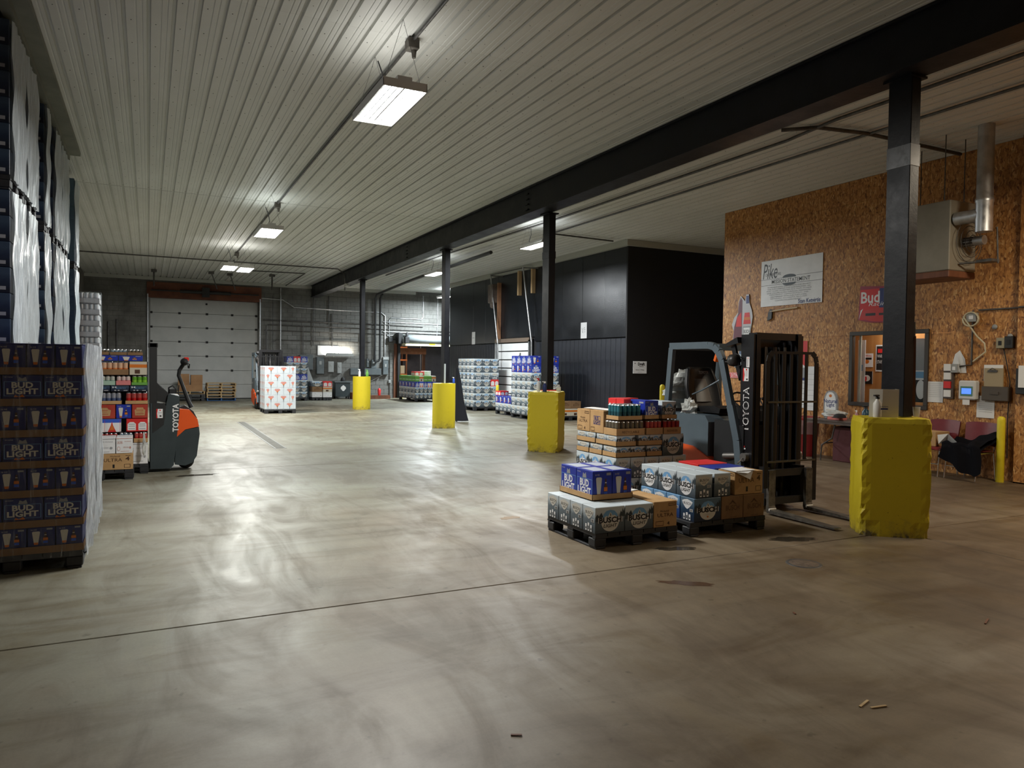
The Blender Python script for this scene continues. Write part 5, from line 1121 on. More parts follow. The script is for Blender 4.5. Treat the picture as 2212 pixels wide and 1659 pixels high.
# end wall conduits
y = YB-.045
CW = ['topmost dark run right of the overhead door', 'second run below the topmost one', 'third run, thinner, below the second', 'lowest bent run above the forklift mast', 'just right of the overhead door', 'tallest one near the far forklift', 'thin one between door track and tallest', 'behind the tall blue stack', 'left above the wall light', 'short one above the wall light', 'ending over the right end of the wall light', 'bending down between black pipes and doorway', 'stepping up to the ceiling over the doorway', 'bright run just over the doorway', 'lower bright run over the doorway', 'hanging down over the doorway middle', 'upper bright run over the doorway', 'left of the black pipes', 'from the floor beside the doorway', 'short slanting one low beside the doorway', 'broad one at the right door track']
for i, (pts, r) in enumerate([
    ([(4.55, y, 3.5), (9.9, y, 3.48), (12.0, y, 3.45)], .03), ([(4.75, y, 3.30), (14, y, 3.24)], .022), ([(4.6, y, 3.05), (14, y, 3.0)], .016), ([(5.05, y, 2.55), (5.12, y, 2.63), (9.4, y, 2.62)], .018),
    ([(4.7, y, 3.25), (4.7, y, 1.5)], .022), ([(5.3, y, 4.95), (5.3, y, 2.2)], .03), ([(4.97, y, 4.6), (4.97, y, 1.4)], .012), ([(6.3, y, 3.3), (6.3, y, 1.9)], .018), ([(6.75, y, 4.7), (6.75, y, 2.4)], .016), ([(7.45, y, 4.7), (7.45, y, 3.4)], .018), ([(7.6, y, 3.9), (7.6, y, 2.35)], .02),
    ([(4.4, y, 4.45), (5.4, y, 4.42), (5.9, y, 4.1), (9.2, y, 4.05), (9.9, y, 4.05), (10.1, y, 3.9), (10.1, y, 1.9)], .028), ([(10.3, y, 2.9), (10.3, y, 3.7), (10.4, y, 3.82), (11.9, y, 3.80), (12.0, y, 3.9), (12.0, y, 4.95)], .022),
    ([(10.0, y, 3.15), (14, y, 3.1)], .026), ([(10.2, y, 2.98), (14, y, 2.95)], .018), ([(12.75, y, 4.9), (12.75, y, 3.6), (12.72, y, 3.0)], .018), ([(10.0, y, 3.62), (14, y, 3.55)], .018), ([(8.9, y, 3.0), (8.9, y, 2.2)], .014), ([(10.35, y, 2.3), (10.35, y, .02)], .016), ([(9.35, y, .75), (10.2, y, 1.2)], .015), ([(4.4, y, 4.5), (4.4, y, 3.1)], .05)]):
    o = run('wall_conduit', pts, r, 'x', 'conduit', STEEL if i in (5, 11, 12, 13, 14, 15, 16, 19) else DSTEEL, 'conduits on the grey block wall')
    (xa, _, za), (xb, _, zb) = pts[0], pts[-1]; kind_ = 'horizontal' if abs(xa-xb) > abs(za-zb) else 'vertical'
    o['label'] = '%s %s conduit on the end wall, %s' % (['thin', 'thick'][r > .021], kind_, CW[i])
EG = noisy('electrical_grey', (.085, .10, .105), (.12, .14, .145), 4, .45); EL = M('electrical_light', (.30, .31, .30), .5)
def ebox(x0, x1, z0, z1, label, mt=EG, d=.14, face=True, cat='electrical box'):
    t = thing('electrical_box', label, cat, (x0, YB-.02, z0), 0, 'electrical boxes on the end wall'); w, h = x1-x0, z1-z0
    MB().box(0, w, -d, 0, 0, h, 0, .008).build('enclosure', mt, t)
    MB().box(.02, w-.02, -d-.012, -d, .02, h-.02, 0, .004).build('door', mt, t)
    if face: MB().box(w*.35, w*.65, -d-.02, -d-.012, h*.55, h*.75, 0, .003).build('plate', EL, t)
    return t
ebox(6.12, 6.72, 1.30, 1.98, 'large grey electrical box left of the wall light'); ebox(6.88, 7.22, 1.12, 1.90, 'tall grey electrical panel under the left end of the wall light')
ebox(7.40, 7.66, 1.20, 1.70, 'small pale grey box under the middle of the wall light', EL); ebox(7.82, 8.02, 1.15, 1.66, 'framed switch box under the right end of the wall light', EL)
ebox(8.42, 10.0-.1, 1.08, 1.40, 'long horizontal grey wiring duct behind the far round guard', EG, .16, False); ebox(9.2, 9.34, 1.45, 1.85, 'small dark box right of the far column', EG, .1); ebox(9.42, 9.68, 1.40, 1.80, 'dark box beside the small one right of the far column', EG, .1)
ebox(9.98, 10.24, 1.10, 1.78, 'tall switch box with lever left of the doorway'); ebox(10.28, 10.40, .70, .86, 'little pale outlet box low beside the doorway', EL, .06, False); ebox(10.0, 10.3, 1.80, 1.95, 'white conduit fittings above the lever switch', EL, .05, False)
for i, (x0, x1, z0, z1) in enumerate(((-2.1, -1.75, 1.3, 1.95), (-1.7, -.75, 1.25, 1.95), (-.7, -.45, 1.3, 1.7))): ebox(x0, x1, z0, z1, ['left', 'wide middle', 'right'][i]+' dark box on the wall left of the overhead door', TOYD, .16, False)
for i, x in enumerate((-1.85, -1.45, -1.15)): run('wall_conduit', [(x, y, 1.9), (x, y, 3.1+.1*i)], .05-.01*i, 'dark vertical pipe left of the overhead door, %s of three' % ['leftmost', 'middle', 'rightmost'][i], 'conduit', DSTEEL, 'conduits left of the door')
# wall light: fluorescent tube behind a hood lighting the blocks
t = thing('wall_light', 'bright fluorescent strip light over the electrical boxes on the end wall', 'wall light', (7.0, YB-.1, 1.95))
MB().box(.3, 1.55, -.16, -.02, .02, .10, 0, .01).box(.3, 1.55, -.17, -.15, .0, .14).build('hood', EL, t)
MB().lathe([(.014, .34), (.014, 1.5)], (0, -.07, .13), 8, 'x').build('tube', M('wall_tube', (1, .95, .85), .3, emit=30), t)
area('wall_light_glow', (7.93, YB-.22, 2.12), 1.1, .06, 14, (1, .93, .8), (math.radians(115), 0, 0))
b = MB().box(6.95, 7.9, YB-.04, YB-.022, 1.98, 2.42); tag(b.build('white_board', WHITEP), 'white board lit by the fluorescent strip light', 'board'); 
# machines by the end wall
t = thing('metal_cabinet', 'dark green-grey machine cabinet with a white sticker by the end wall', 'cabinet', (7.62, 33.5, 0))
MB().box(0, .68, 0, .5, .10, .74, 0, .01).build('body', TOYD, t); MB().box(-.04, .74, -.03, .54, .74, .80, 0, .01).build('top', EG, t)
for x in (.03, .58):
    for y_ in (.03, .42): MB().box(x, x+.06, y_, y_+.05, 0, .10).build('leg', RUBBER, t)
b = MB(); b.grid(lambda u, v: (.36+(.12 if abs(v-.6) < .25 else .09)*(u-.5)*2*math.sin(math.pi*min(.98, v+.02))**.5, -.004, .36+.26*v), 6, 8); b.build('sticker', PAPER, t)
b = MB().lathe([(.10, 0), (.11, .05), (.08, .15), (.0001, .2)], (8.0, 33.7, .802), 10); tag(b.build('black_kettle', RUBBER), 'black tool bag on top of the machine cabinet', 'tool bag')
b = MB(); b.prism([(0, 0), (.55, 0), (.32, .62), (0, .68)], 0, .25); tag(b.build('white_chute', M('chute_white', (.5, .52, .50), .5), None, (6.05, 33.3, .80)), 'pale slanted machine hood behind the low stacks', 'machine hood')
b = MB().box(0, .55, 0, .5, 0, .8, 0, .01); tag(b.build('machine_base', TOYD, None, (6.08, 33.28, 0)), 'dark machine base under the pale slanted hood', 'machine')
b = MB().box(0, .5, 0, .4, 0, .3, 0, .01).box(.55, 1.8, 0, .4, .0, .16); tag(b.build('floor_crate', BROWNW, None, (8.3, 33.2, 0)), 'low brown crate and black box behind the far round guard', 'crate')
b = MB().lathe([(.06, 0), (.08, .25), (.04, .32), (.0001, .34)], (0, 0, 0), 10); tag(b.build('red_bottle', REDI, None, (9.6, 33.3, .161)), 'red container beyond the far round guard', 'container')
# items on the guards
def bottle(x, y, z, h, r, mt, label, cap=None, cat='bottle'):
    t = thing('bottle', label, cat, (x, y, z)); MB().lathe([(r*.9, 0), (r, .01), (r, h*.62), (r*.45, h*.78), (r*.4, h*.82)], n=14).build('body', mt, t)
    MB().lathe([(r*.5, h*.82), (r*.5, h*.93), (r*.25, h*.94), (r*.25, h)], n=10).box(-r*1.3, r*.4, -r*.25, r*.25, h*.93, h).build('pump_cap', cap or WHT, t); return t
bottle(6.72, 25.8, 1.17, .26, .04, WHITEP, 'white spray bottle on the farthest round guard'); bottle(6.98, 25.75, 1.17, .24, .05, GREENI, 'green spray bottle on the farthest round guard', GREENI)
t = thing('cardboard_tube', 'tall pale tube standing on the larger round guard', 'tube', (6.82, 17.70, 1.156)); MB().lathe([(.022, 0), (.022, .50)], n=12).build('tube_body', M('pale_tube', (.50, .54, .54), .5), t)
bottle(7.07, 17.72, 1.156, .16, .03, BLUEI, 'small blue spray bottle on the larger round guard')
bottle(6.80, 12.35, 1.145, .20, .04, NAVY, 'dark blue labelled jar on the second yellow block'); bottle(6.70, 12.42, 1.145, .26, .032, WHITEP, 'white spray bottle with red cap on the second yellow block', REDI); bottle(7.25, 12.60, 1.145, .13, .045, WHITEP, 'white box like bottle right of the column on the second block')
lot = bottle(6.505, 4.955, 1.178, .225, .040, M('lotion_cream', (.68, .66, .60), .4), 'white lotion pump bottle on the nearest yellow block', BLK, 'lotion bottle')
la = ob('label_print', art('lot', .07, .09, [(NAVY, 't', 'Lubriderm', .02, .82, .98, .98, .01), (NAVY, 'r', .02, .55, .98, .72), (GREYI, 'r', .2, .3, .8, .33)]), lot, (-.018, -.048, .03), -.62)
t = thing('paper_holder', 'cream folded card box behind the lotion bottle on the nearest yellow block', 'card box', (6.585, 4.975, 1.178))
b = MB(); 
for p, q in (((-.10, .06), (-.02, -.03)), ((-.02, -.03), (.11, -.11)), ((.11, -.11), (.14, -.05))): b.bar((p[0], p[1], .14), (q[0], q[1], .14), .006, .28, (0, 0, 1))
b.build('card', M('cream_card', (.70, .67, .58), .6), t)
t = thing('plastic_cup', 'clear plastic cup on the right edge of the nearest yellow block', 'cup', (7.02, 4.90, 1.178)); cupm = M('clear_plastic', (.8, .8, .78), .1, alpha=.35)
MB().lathe([(.028, 0), (.038, .10), (.036, .10), (.026, .004)], n=14).build('cup_wall', cupm, t)
t = thing('leaning_plank', 'dark wooden plank with a pale tip leaning on the nearest column', 'plank', (0, 0, 0))
b = MB(); b.bar((7.06, 4.97, 1.19), (6.985, 4.93, 2.0), .085, .035, (1, -1, 0)); b.build('board', BROWNW, t); b = MB(); b.bar((6.985, 4.93, 2.0), (6.972, 4.925, 2.14), .05, .03, (1, -1, 0)); b.build('tip', M('tip_grey', (.2, .2, .19), .6), t)
# coat and strap column by the third guard
def coat(u, v):
    a = u*math.pi; r = .05+.21*(1-v)**.9; return (r*math.cos(a+2.2)+.16*(1-v)+.03*math.sin(9*u+5*v)*(1-v), .5*r*math.sin(a+2.2)+.02*math.sin(14*u), 1.52*v+.02)
b = MB(); b.grid(coat, 20, 16); b.lathe([(.02, 0), (.02, 1.55)], (0, .02, 0), 8); tag(b.build('hanging_coat', M('dark_cloth', (.010, .011, .016), .9), None, (7.98, 19.7, 0)), 'black coat hanging on a stand behind the larger round guard', 'coat')
def signboard(name, w, h, shapes, label, loc, face, cat='sign', mt=None, th=.006, key=None):
    t = thing(name, label, cat, loc, {'-x': -math.pi/2, '-y': 0}[face]); MB().box(0, w, 0, th, 0, h).build('board', mt or WHITEP, t)
    if shapes: ob('printed_face', art(key or label, w, h, shapes), t)
    return t
signboard('notice', .34, .48, [(BLK, 't', 'L.C.', .2, .55, .8, .68), (BLK, 't', 'E  I', .3, .35, .7, .5)], 'narrow white notice on the cooler wall right of the second column', (11.79, 19.20, 2.48), '-x')
signboard('notice', .32, .50, [(GREYI, 'r', .2, .5, .8, .54)], 'narrow white notice on the cooler wall left of the white door', (11.79, 27.6, 2.46), '-x')
signboard('notice', .46, .34, [(BLK, 't', 'Draft', .36, .66, .84, .88, .04), (BLK, 'r', .1, .8, .18, .86), (BLK, 'r', .44, .55, .76, .58), (BLK, 't', 'None at - 30 Kegs', .2, .24, .8, .34, .01), (GREYI, 'r', .35, .1, .65, .12)], 'white Draft sign on the black cooler front', (12.02, 16.79, 1.46), '-y')
b = MB().lathe([(.05, 0), (.05, .92), (.045, .96), (.02, .98)], n=16)
bol = b.mesh('bollard', YEL)
for i, (x, y_, s, l) in enumerate(((11.16, 23.75, .95, 'thin yellow bollard left of the white cooler door'), (10.86, 33.9, .98, 'yellow bollard at the left side of the roll up doorway'), (11.40, 6.60, 1.0, 'yellow bollard at the corner of the office wall by the chairs'), (9.9, 12.75, 1.30, 'yellow bollard showing behind the tall mixed pallet'))):
    o = ob('bollard', bol, None, (x, y_, 0)); o.scale = (1.1, 1.1, s); tag(o, l, 'bollard', 'yellow bollards')
# =====================================================  office wall
wx = XO-.004
MS = [(BLK, 't', 'Pike', .03, .60, .28, .93, .0, .25), (BLK, 't', 'DISTRIBUTORS', .08, .66, .34, .72), (BLK, 'r', 0, .585, .42, .592), (BLK, 'r', .60, .61, 1, .617), (BLK, 'r', 0, .455, 1, .462), (DKT, 'e', .48, .60, .11, .055), (DKT, 'e', .48, .47, .11, .055), (WHITEP, 'r', .2, .475, .8, .585),
      (BLK, 't', 'MISSION STATEMENT', .20, .49, .80, .565, .012), (NAVY, 't', 'Stan Ketvirtis', .64, .02, .97, .10, .015)]
for i, s_ in enumerate(['TO ACHIEVE LONG TERM GROWTH AND SECURITY', 'FOR OUR COMPANY AND OUR EMPLOYEES. WE', 'MUST WORK TOGETHER AS A TEAM, ACHIEVE', 'OUR VOLUME GOALS THROUGH TEAMWORK', 'IMPROVEMENT, COMMUNICATION, AND', 'PARTNERSHIP WITH OUR CUSTOMERS.', 'REMAINING SUCCESSFUL REQUIRES', 'CONTINUOUS IMPROVEMENT.']):
    hw = (.36, .35, .37, .36, .32, .30, .30, .22)[i]; MS.append((GREYI, 't', s_, .47-hw, .395-.042*i, .47+hw, .422-.042*i))
signboard('wall_sign', 1.58, .95, MS, 'white mission statement sign high on the particle board wall', (wx-.01, 11.68, 2.94), '-x')
t = thing('axe', 'axe with pale handle mounted under the mission statement sign', 'axe', (wx, 11.4, 2.78))
MB().tube([(-.02, -.0, .05), (-.02, -.35, .075), (-.02, -.72, .09)], .018, 6).build('handle', M('ash_handle', (.55, .42, .25), .5), t); b = MB(); b.prism([(-.05, -.10), (.07, -.14), (.04, .02), (.0, .10), (-.06, .08)], -.035, -.01, 'x'); b.build('head', MKB, t)
def cutout(name, poly, w, h, shapes, label, y0, z0, mt, cat='sign', edge=None):
    t = thing(name, label, cat, (wx, y0, z0), -math.pi/2)
    MB().prism([(u*w, v*h) for u, v in poly], -.004, -.016).build('board', mt, t)
    o = ob('printed_face', art(label, w, h, shapes), t, (0, -.016, 0)); return t
cutout('wall_sign', [(.0, .35), (.1, .5), (.3, .62), (.32, .85), (.42, .98), (.55, .9), (.62, .85), (.68, 1.0), (.80, 1.0), (.84, .8), (.95, .65), (1.0, .5), (.92, .2), (.9, 0), (.05, 0), (.1, .2)], .62, .98,
       [(M('plum', (.13, .03, .05), .5), 'p', [(.08, 0), (.12, .3), (.3, .6), (.34, .85), (.42, .95), (.5, .88), (.5, 0)]), (REDI, 'p', [(.2, .3), (.25, .5), (.45, .62), (.48, .3)]), (REDI, 'p', [(.56, .35), (.62, .6), (.85, .6), (.92, .35)]), (AMBER, 'r', .6, .44, .88, .5), (GREYI, 'p', [(.55, 0), (.55, .3), (.92, .3), (.9, 0)]), (WHT, 'r', .58, .03, .88, .27), (NAVY, 'r', .68, .8, .82, .97), (BLK, 't', 'BUSCH', .60, .15, .86, .22, .02)],
       'die-cut sign of two red bottles at the left end of the particle board wall', 12.52, 2.26, M('silver_edge', (.5, .5, .52), .4))
cutout('wall_sign', [(0, 0), (.05, .12), (.22, .3), (.2, .5), (.18, .85), (.4, 1), (.7, 1), (.92, .85), (.95, .65), (.8, .45), (.8, .3), (.98, .1), (1, 0)], .62, .66,
       [(M('denim', (.10, .15, .24), .6), 'p', [(.22, .45), (.24, .86), (.9, .86), (.86, .48), (.55, .4)]), (WHT, 't', 'BUSCH', .28, .62, .82, .78, .02), (GREYI, 'r', .3, .2, .75, .24), (WHT, 'r', .05, .02, .95, .1)],
       'pale blue die-cut beer sign behind the forklift roof', 12.42, 1.66, M('ice_blue', (.42, .50, .54), .5))
signboard('wall_sign', .72, .12, [(WHT, 'r', .01, .06, .99, .94), (REDI, 'r', .02, .12, .98, .88), (WHT, 't', 'FIRE EXTINGUISHER', .04, .25, .96, .75, .01)], 'red FIRE EXTINGUISHER sign low on the particle board wall', (wx-.01, 12.70, 1.43), '-x', mt=REDI)
cutout('wall_sign', [(0, .1), (.04, 1), (.55, .95), (1, .97), (1, .05), (.7, 0), (.3, .02)], .85, .68, [(REDI, 'r', .04, .1, .55, .9), (NAVY, 'r', .5, .4, .98, .9), (WHT, 't', 'Bud', .07, .55, .5, .82, .02), (WHT, 't', 'Racing', .25, .42, .75, .56, 0, .3), (M('race_red', (.55, .03, .03), .35), 'e', .5, .22, .42, .18), (BLK, 'r', .18, .2, .42, .27), (BLK, 'r', .5, .2, .72, .26), (WHT, 'p', [(.02, .1), (.08, .3), (.12, .4), (.06, .35)])],
       'crumpled red and blue racing sign half hidden by the nearest column', 9.28, 2.48, M('racing_edge', (.30, .02, .05), .4))
# red headed poster and calendars behind the mast
signboard('poster', .92, 1.32, [(REDI, 'r', 0, .62, 1, 1), (WHT, 't', 'H', .06, .84, .36, .97, .05), (WHT, 'p', [(.1, .6), (.3, .8), (.6, .7), (1, .45), (1, .6), (.5, .82), (.2, .9)]), (GREYI, 'r', 0, .45, 1, .60), (NAVY, 'r', 0, .41, 1, .45)]+[(GREYI, 'r', .03, .05+.08*k, .97, .055+.08*k) for k in range(5)], 'wide red-topped poster on the wall behind the forklift mast', (wx-.012, 11.34, .88), '-x')
signboard('chart', .26, .86, [(GREYI, 'r', .05, .1+.12*k, .95, .105+.12*k) for k in range(7)], 'white ruled chart on the wall right of the red-topped poster', (wx-.014, 10.41, .84), '-x')
# things inside the office window
signboard('poster', .26, .26, [(AMBER, 'e', .5, .4, .2, .15), (BLK, 'r', .1, .55, .9, .7), (REDI, 't', 'CHAMPIONS', .1, .75, .9, .9)], 'small crowd poster on the panelling inside the window', (XO+.74, 9.80, 1.70), '-x')
signboard('poster', .24, .24, [(BLK, 'r', 0, 0, 1, 1), (WHT, 'e', .5, .45, .3, .25), (REDI, 'e', .4, .4, .1, .2)], 'small dark photo below the crowd poster inside the window', (XO+.74, 9.78, 1.38), '-x')
signboard('notice', .28, .5, [(BLK, 'r', .06, .05, .94, .95), (REDI, 'r', .15, .7, .85, .85), (WHT, 't', 'WARNING', .12, .52, .88, .64), (WHT, 't', 'STAY OUT', .12, .3, .88, .42)], 'black lettered notice inside the window beside the column', (XO+.74, 9.48, 1.62), '-x')
signboard('paper_strip', .16, 1.15, [(LBLUE, 'r', .3, .5, .7, .6)], 'long white strip hanging inside the window at left', (XO+.30, 9.52, 1.05), '-x')
signboard('poster', .42, 1.1, [(GREYI, 'r', .0, .5, 1, 1), (BLK, 'r', 0, 0, 1, .35), (LBLUE, 'r', .1, .38, .9, .48), (WHT, 'e', .4, .2, .2, .15)], 'grey poster inside the right end of the window', (XO+.30, 8.42, 1.10), '-x')
# papers, clocks and holders
def wallpaper(y0, z0, w, h, label, tilt=0., lines=True):
    t = signboard('notice', w, h, [(GREYI, 'r', .12, .9-.09*k, .88, .91-.09*k) for k in range(8)] if lines else [], label, (wx-.006, y0, z0), '-x', 'paper', PAPER, .002); t.rotation_euler = (0, 0, -math.pi/2); 
    if tilt: t.rotation_euler = (tilt, 0, -math.pi/2)
wallpaper(7.93, 1.13, .28, .34, 'white notice just right of the office window'); wallpaper(7.10, .93, .27, .34, 'ruled paper sheet under the clipboard holder')
b = MB(); b.add([(0, 0, 0), (-.01, -.28, .0), (-.03, -.26, .22), (-.005, -.16, .36), (-.0, -.08, .30)], [(0, 1, 2, 3, 4)]); b.add([(0-.02, -.02, .01), (-.05, -.20, .02), (-.06, -.15, .30)], [(0, 1, 2)])
tag(b.build('loose_paper', PAPER, None, (wx, 7.55, 1.62)), 'curling paper pinned above the card rack', 'paper')
t = thing('card_rack', 'narrow dark rack of white time cards right of the window', 'card rack', (wx, 7.62, 1.20)); MB().box(-.05, 0, -.16, 0, 0, .55, 0, .004).build('rack', M('rack_dark', (.08, .06, .05), .5), t)
for k in range(4): MB().box(-.07-.004*k, -.05, -.13, -.02, .03+.14*k, .14+.14*k).build('time_card', PAPER if k != 1 else REDI, t)
t = thing('time_clock', 'white wall time clock with a lit blue display', 'time clock', (wx, 7.33, 1.20)); MB().box(-.12, 0, -.27, 0, 0, .30, 0, .02).build('case', M('clock_white', (.62, .62, .60), .4), t)
MB().box(-.125, -.12, -.23, -.04, .06, .21, 0, .0).build('bezel', M('bezel_green', (.08, .22, .17), .5), t); MB().box(-.128, -.125, -.21, -.06, .09, .18).build('display', M('display_blue', (.10, .26, 1.0), .4, emit=.5), t); MB().box(-.11, -.107, -.18, -.07, -.08, .0).build('paper_slip', PAPER, t)
t = thing('file_holder', 'brown file holder with clipboard on the office wall', 'file holder', (wx, 6.98, 1.20)); MB().box(-.10, 0, -.40, 0, 0, .22, 0, .01).box(-.11, -.10, -.26, -.14, .10, .14).build('pocket', M('pocket_brown', (.07, .055, .04), .5), t)
MB().box(-.07, -.05, -.30, -.02, .15, .50, 0, .0).build('clipboard', M('clipboard_tan', (.34, .27, .16), .6), t); MB().box(-.085, -.07, -.22, -.08, .44, .47).tube([(-.08, -.2, .47), (-.09, -.15, .50), (-.08, -.1, .47)], .006, 5).build('clip', DSTEEL, t)
MB().box(-.045, -.03, -.28, .0, .3, .55).build('papers', PAPER, t)
t = thing('wall_phone', 'dark wall box with white cards at the right edge of the view', 'wall box', (XO-.122, 6.42, 1.32)); MB().box(-.10, 0, -.25, 0, 0, .38, 0, .01).build('case', MKB, t); MB().box(-.12, -.10, -.22, -.05, .10, .42).build('cards', PAPER, t)
for y0, z0, w_, h_, mt_, l in ((7.27, 2.42, .16, .14, EL, 'grey outlet box behind the coiled hose'), (7.5, 1.62, .12, .14, EL, 'small white outlet at the bottom of the conduit'), (6.80, 2.0, .12, .16, M('beige_box', (.30, .27, .18), .6), 'beige box high on the office wall'), (6.68, 2.0, .12, .18, MKB, 'black box beside the beige one high on the office wall')):
    t = thing('outlet_box', l, 'outlet box', (wx, y0, z0)); MB().box(-.07, 0, -w_, 0, 0, h_, 0, .006).build('case', mt_, t); MB().box(-.075, -.07, -w_*.7, -w_*.3, h_*.3, h_*.7).build('cover', WHITEP if mt_ is EL else RUBBER, t)
run('wall_conduit', [(wx-.02, 7.19, 2.60), (wx-.02, 7.19, 1.75), (wx-.02, 7.40, 1.72)], .014, 'vertical conduit below the coiled hose on the office wall', mt=DSTEEL)
run('wall_conduit', [(wx-.02, 7.1, 2.60), (wx-.02, 6.5, 2.60), (XO-.15, 6.44, 2.60), (XO-.15, 5.5, 2.62)], .014, 'horizontal conduit running right from the coiled hose', mt=DSTEEL)
co = [(wx-.06-.004*k/8, 7.19+.12*math.cos(k*math.pi/8), 2.46+.11*math.sin(k*math.pi/8)) for k in range(50)]+[(wx-.06, 7.1, 2.2), (wx-.05, 6.98, 2.08), (wx-.05, 6.96, 1.95), (wx-.05, 7.15, 1.80)]
run('coiled_hose', co, .012, 'pale coiled hose hanging on the office wall', 'hose', M('hose_cream', (.55, .50, .34), .5))
run('wall_cable', [(wx-.02, 6.72, 2.02), (wx-.03, 6.66, 1.8), (wx-.03, 6.60, 1.5), (wx-.03, 6.62, .9), (wx-.05, 6.60, .35)], .008, 'dark cord running down to the yellow bollard', 'cord', RUBBER)
for i, (y_, z_) in enumerate(((6.85, 2.33), (6.62, 2.18), (12.0, 1.25))): tag(MB().lathe([(.0001, -.03), (.04, -.03), (.03, .0), (.0001, .0)], (wx+.001, y_, z_), 12, 'x').build('round_fitting', EL), ['round white cap right of the hose coil', 'small grey bracket right of the round cap', 'round white cap behind the steering wheel'][i], 'wall cap')
# heater
t = thing('unit_heater', 'beige suspended unit heater under the ceiling by the office wall', 'heater', (10.45, 6.85, 3.12))
MB().box(0, .62, 0, .98, 0, 1.02, 0, .012).build('cabinet', noisy('heater_beige', (.20, .185, .145), (.26, .24, .19), 2, .5), t)
MB().box(.0, .62, .0, .98, -.10, -.002, 0, .01).build('drain_pan', BROWNW, t)
for x in (.08, .54):
    for y_ in (.15, .85): MB().tube([(x, y_, 1.0), (x, y_, 2.0)], .008, 6).build('hanger_rod', DSTEEL, t)
b = MB()
for k in range(4): r = .09+.07*k; b.tube([(.33+r*math.cos(a*math.pi/8), -.14+.02*k, .42+r*math.sin(a*math.pi/8)) for a in range(17)], .005, 5, caps=False)
b.lathe([(.0001, -.16), (.07, -.16), (.07, -.02), (.0001, -.02)], (.33, 0, .42), 14, 'y').build('fan_guard', DSTEEL, t)
b = MB(); b.tube([(.33, .0, .42), (.33, -.30, .42)], .07, 10); b.build('fan_motor', STEEL, t)
b = MB(); b.tube([(.10, -.02, .74), (.12, -.25, .74), (.14, -.40, .76)], .095, 16); b.build('flue_elbow', STEEL, t)
b = MB(); b.lathe([(.11, .50), (.11, .90), (.118, .92), (.118, .96), (.105, .98), (.105, 2.0)], (.14, -.40, 0), 20); b.build('flue_pipe', STEEL, t)
b = MB(); b.tube([(.45, -.40, .60), (.46, -.42, .08)], .012, 6).tube([(.2, -.02, .1), (.46, -.42, .12)], .016, 6).box(.3, .5, -.42, -.2, .10, .14); b.build('gas_pipe', DSTEEL, t)
# table
t = thing('folding_table', 'brown folding table against the office wall behind the nearest column', 'table', (10.86, 8.05, 0))
TB = noisy('table_top_brown', (.09, .07, .06), (.13, .10, .09), 4, .4)
MB().box(0, .72, 0, 1.70, .715, .745, 0, .006).box(.01, .71, .01, 1.69, .67, .715).build('table_top', TB, t)
for y_ in (.12, 1.40):
    s = -1 if y_ > 1 else 1
    for x in (.08, .64): MB().tube([(x, y_+s*.28, .68), (x, y_+s*.22, .42), (x, y_, .28), (x, y_-s*.02, .0)], .014, 6).build('leg', DSTEEL, t)
    MB().tube([(.08, y_+s*.05, .32), (.64, y_+s*.05, .32)], .012, 6).build('leg_brace', DSTEEL, t)
t = thing('waste_bin', 'red plastic waste bin with liner beside the folding table', 'waste bin', (11.25, 10.12, 0)); MB().lathe([(.20, 0), (.26, .68), (.27, .70), (.27, .74), (.25, .74), (.19, .03)], n=20).build('bin_body', M('bin_red', (.35, .03, .03), .5), t)
MB().grid(lambda u, v: ((.262+.012*math.sin(20*u*6.28))*math.cos(u*6.283), (.262+.012*math.sin(20*u*6.28))*math.sin(u*6.283), .42+.33*v), 40, 6).build('bin_liner', M('liner', (.6, .5, .5), .3, alpha=.4), t)
b = MB().box(0, .45, 0, .5, 0, .62, 0, .01); tag(b.build('storage_box', M('box_maroon', (.10, .02, .025), .6), None, (11.1, 8.85, 0)), 'dark maroon box under the folding table', 'box')
t = thing('counter_sign', 'arched beer sign standing on the folding table', 'sign', (11.30, 9.74, .855), -math.pi/2)
arch = [(0, 0), (0, .55), (.06, .75), (.18, .91), (.34, .99), (.5, 1.0), (.66, .99), (.82, .91), (.94, .75), (1, .55), (1, 0)]
MB().prism([(u*.30, v*.40) for u, v in arch], 0, .04).build('board', M('sign_grey', (.30, .31, .32), .5), t)
ob('printed_face', art('natl', .30, .40, [(WHITEP, 'p', [(u*.8+.1, v*.88+.05) for u, v in arch]), (AMBER, 'e', .5, .76, .11, .07), (NAVY, 't', 'Natural', .03, .44, .97, .60, .02), (NAVY, 't', 'Light', .24, .22, .80, .42, .02), (TAN, 'r', .2, .08, .8, .12)]), t, (0, 0, 0))
MB().box(.02, .28, .0, .05, -.11, 0, 0, .005).build('stand', M('stand_grey', (.35, .36, .37), .5), t)
blob('plastic_bag', (11.22, 9.42, .82), (.17, .24, .08), BAG, 'translucent plastic bag lying on the folding table', 'plastic bag', 9, 24, 12, .15, .1)
b = MB().box(0, .2, 0, .26, 0, .05, 0, .004); tag(b.build('pink_note', M('note_pink', (.75, .22, .18), .6), None, (10.98, 9.12, .746)), 'bright pink note pad on the folding table', 'note pad')
def cap(u, v): a = u*2*math.pi; r = .10*math.cos(v*math.pi/2)**.6; return (r*math.cos(a)-(.08 if math.cos(a) < -.6 and v < .08 else 0), r*1.1*math.sin(a), .07*math.sin(v*math.pi/2))
b = MB(); b.grid(cap, 20, 8); tag(b.build('baseball_cap', M('cap_black', (.012, .010, .010), .8), None, (10.97, 9.10, .797)), 'black cap lying on the pink note pad', 'cap')
bottle(11.28, 8.82, .746, .27, .065, M('canister_teal', (.01, .06, .10), .3), 'dark teal canister on the folding table', MKB, 'canister')
bottle(11.02, 8.80, .746, .20, .025, M('pink_bottle', (.5, .25, .28), .4), 'small pink bottle in front of the teal canister', WHT)
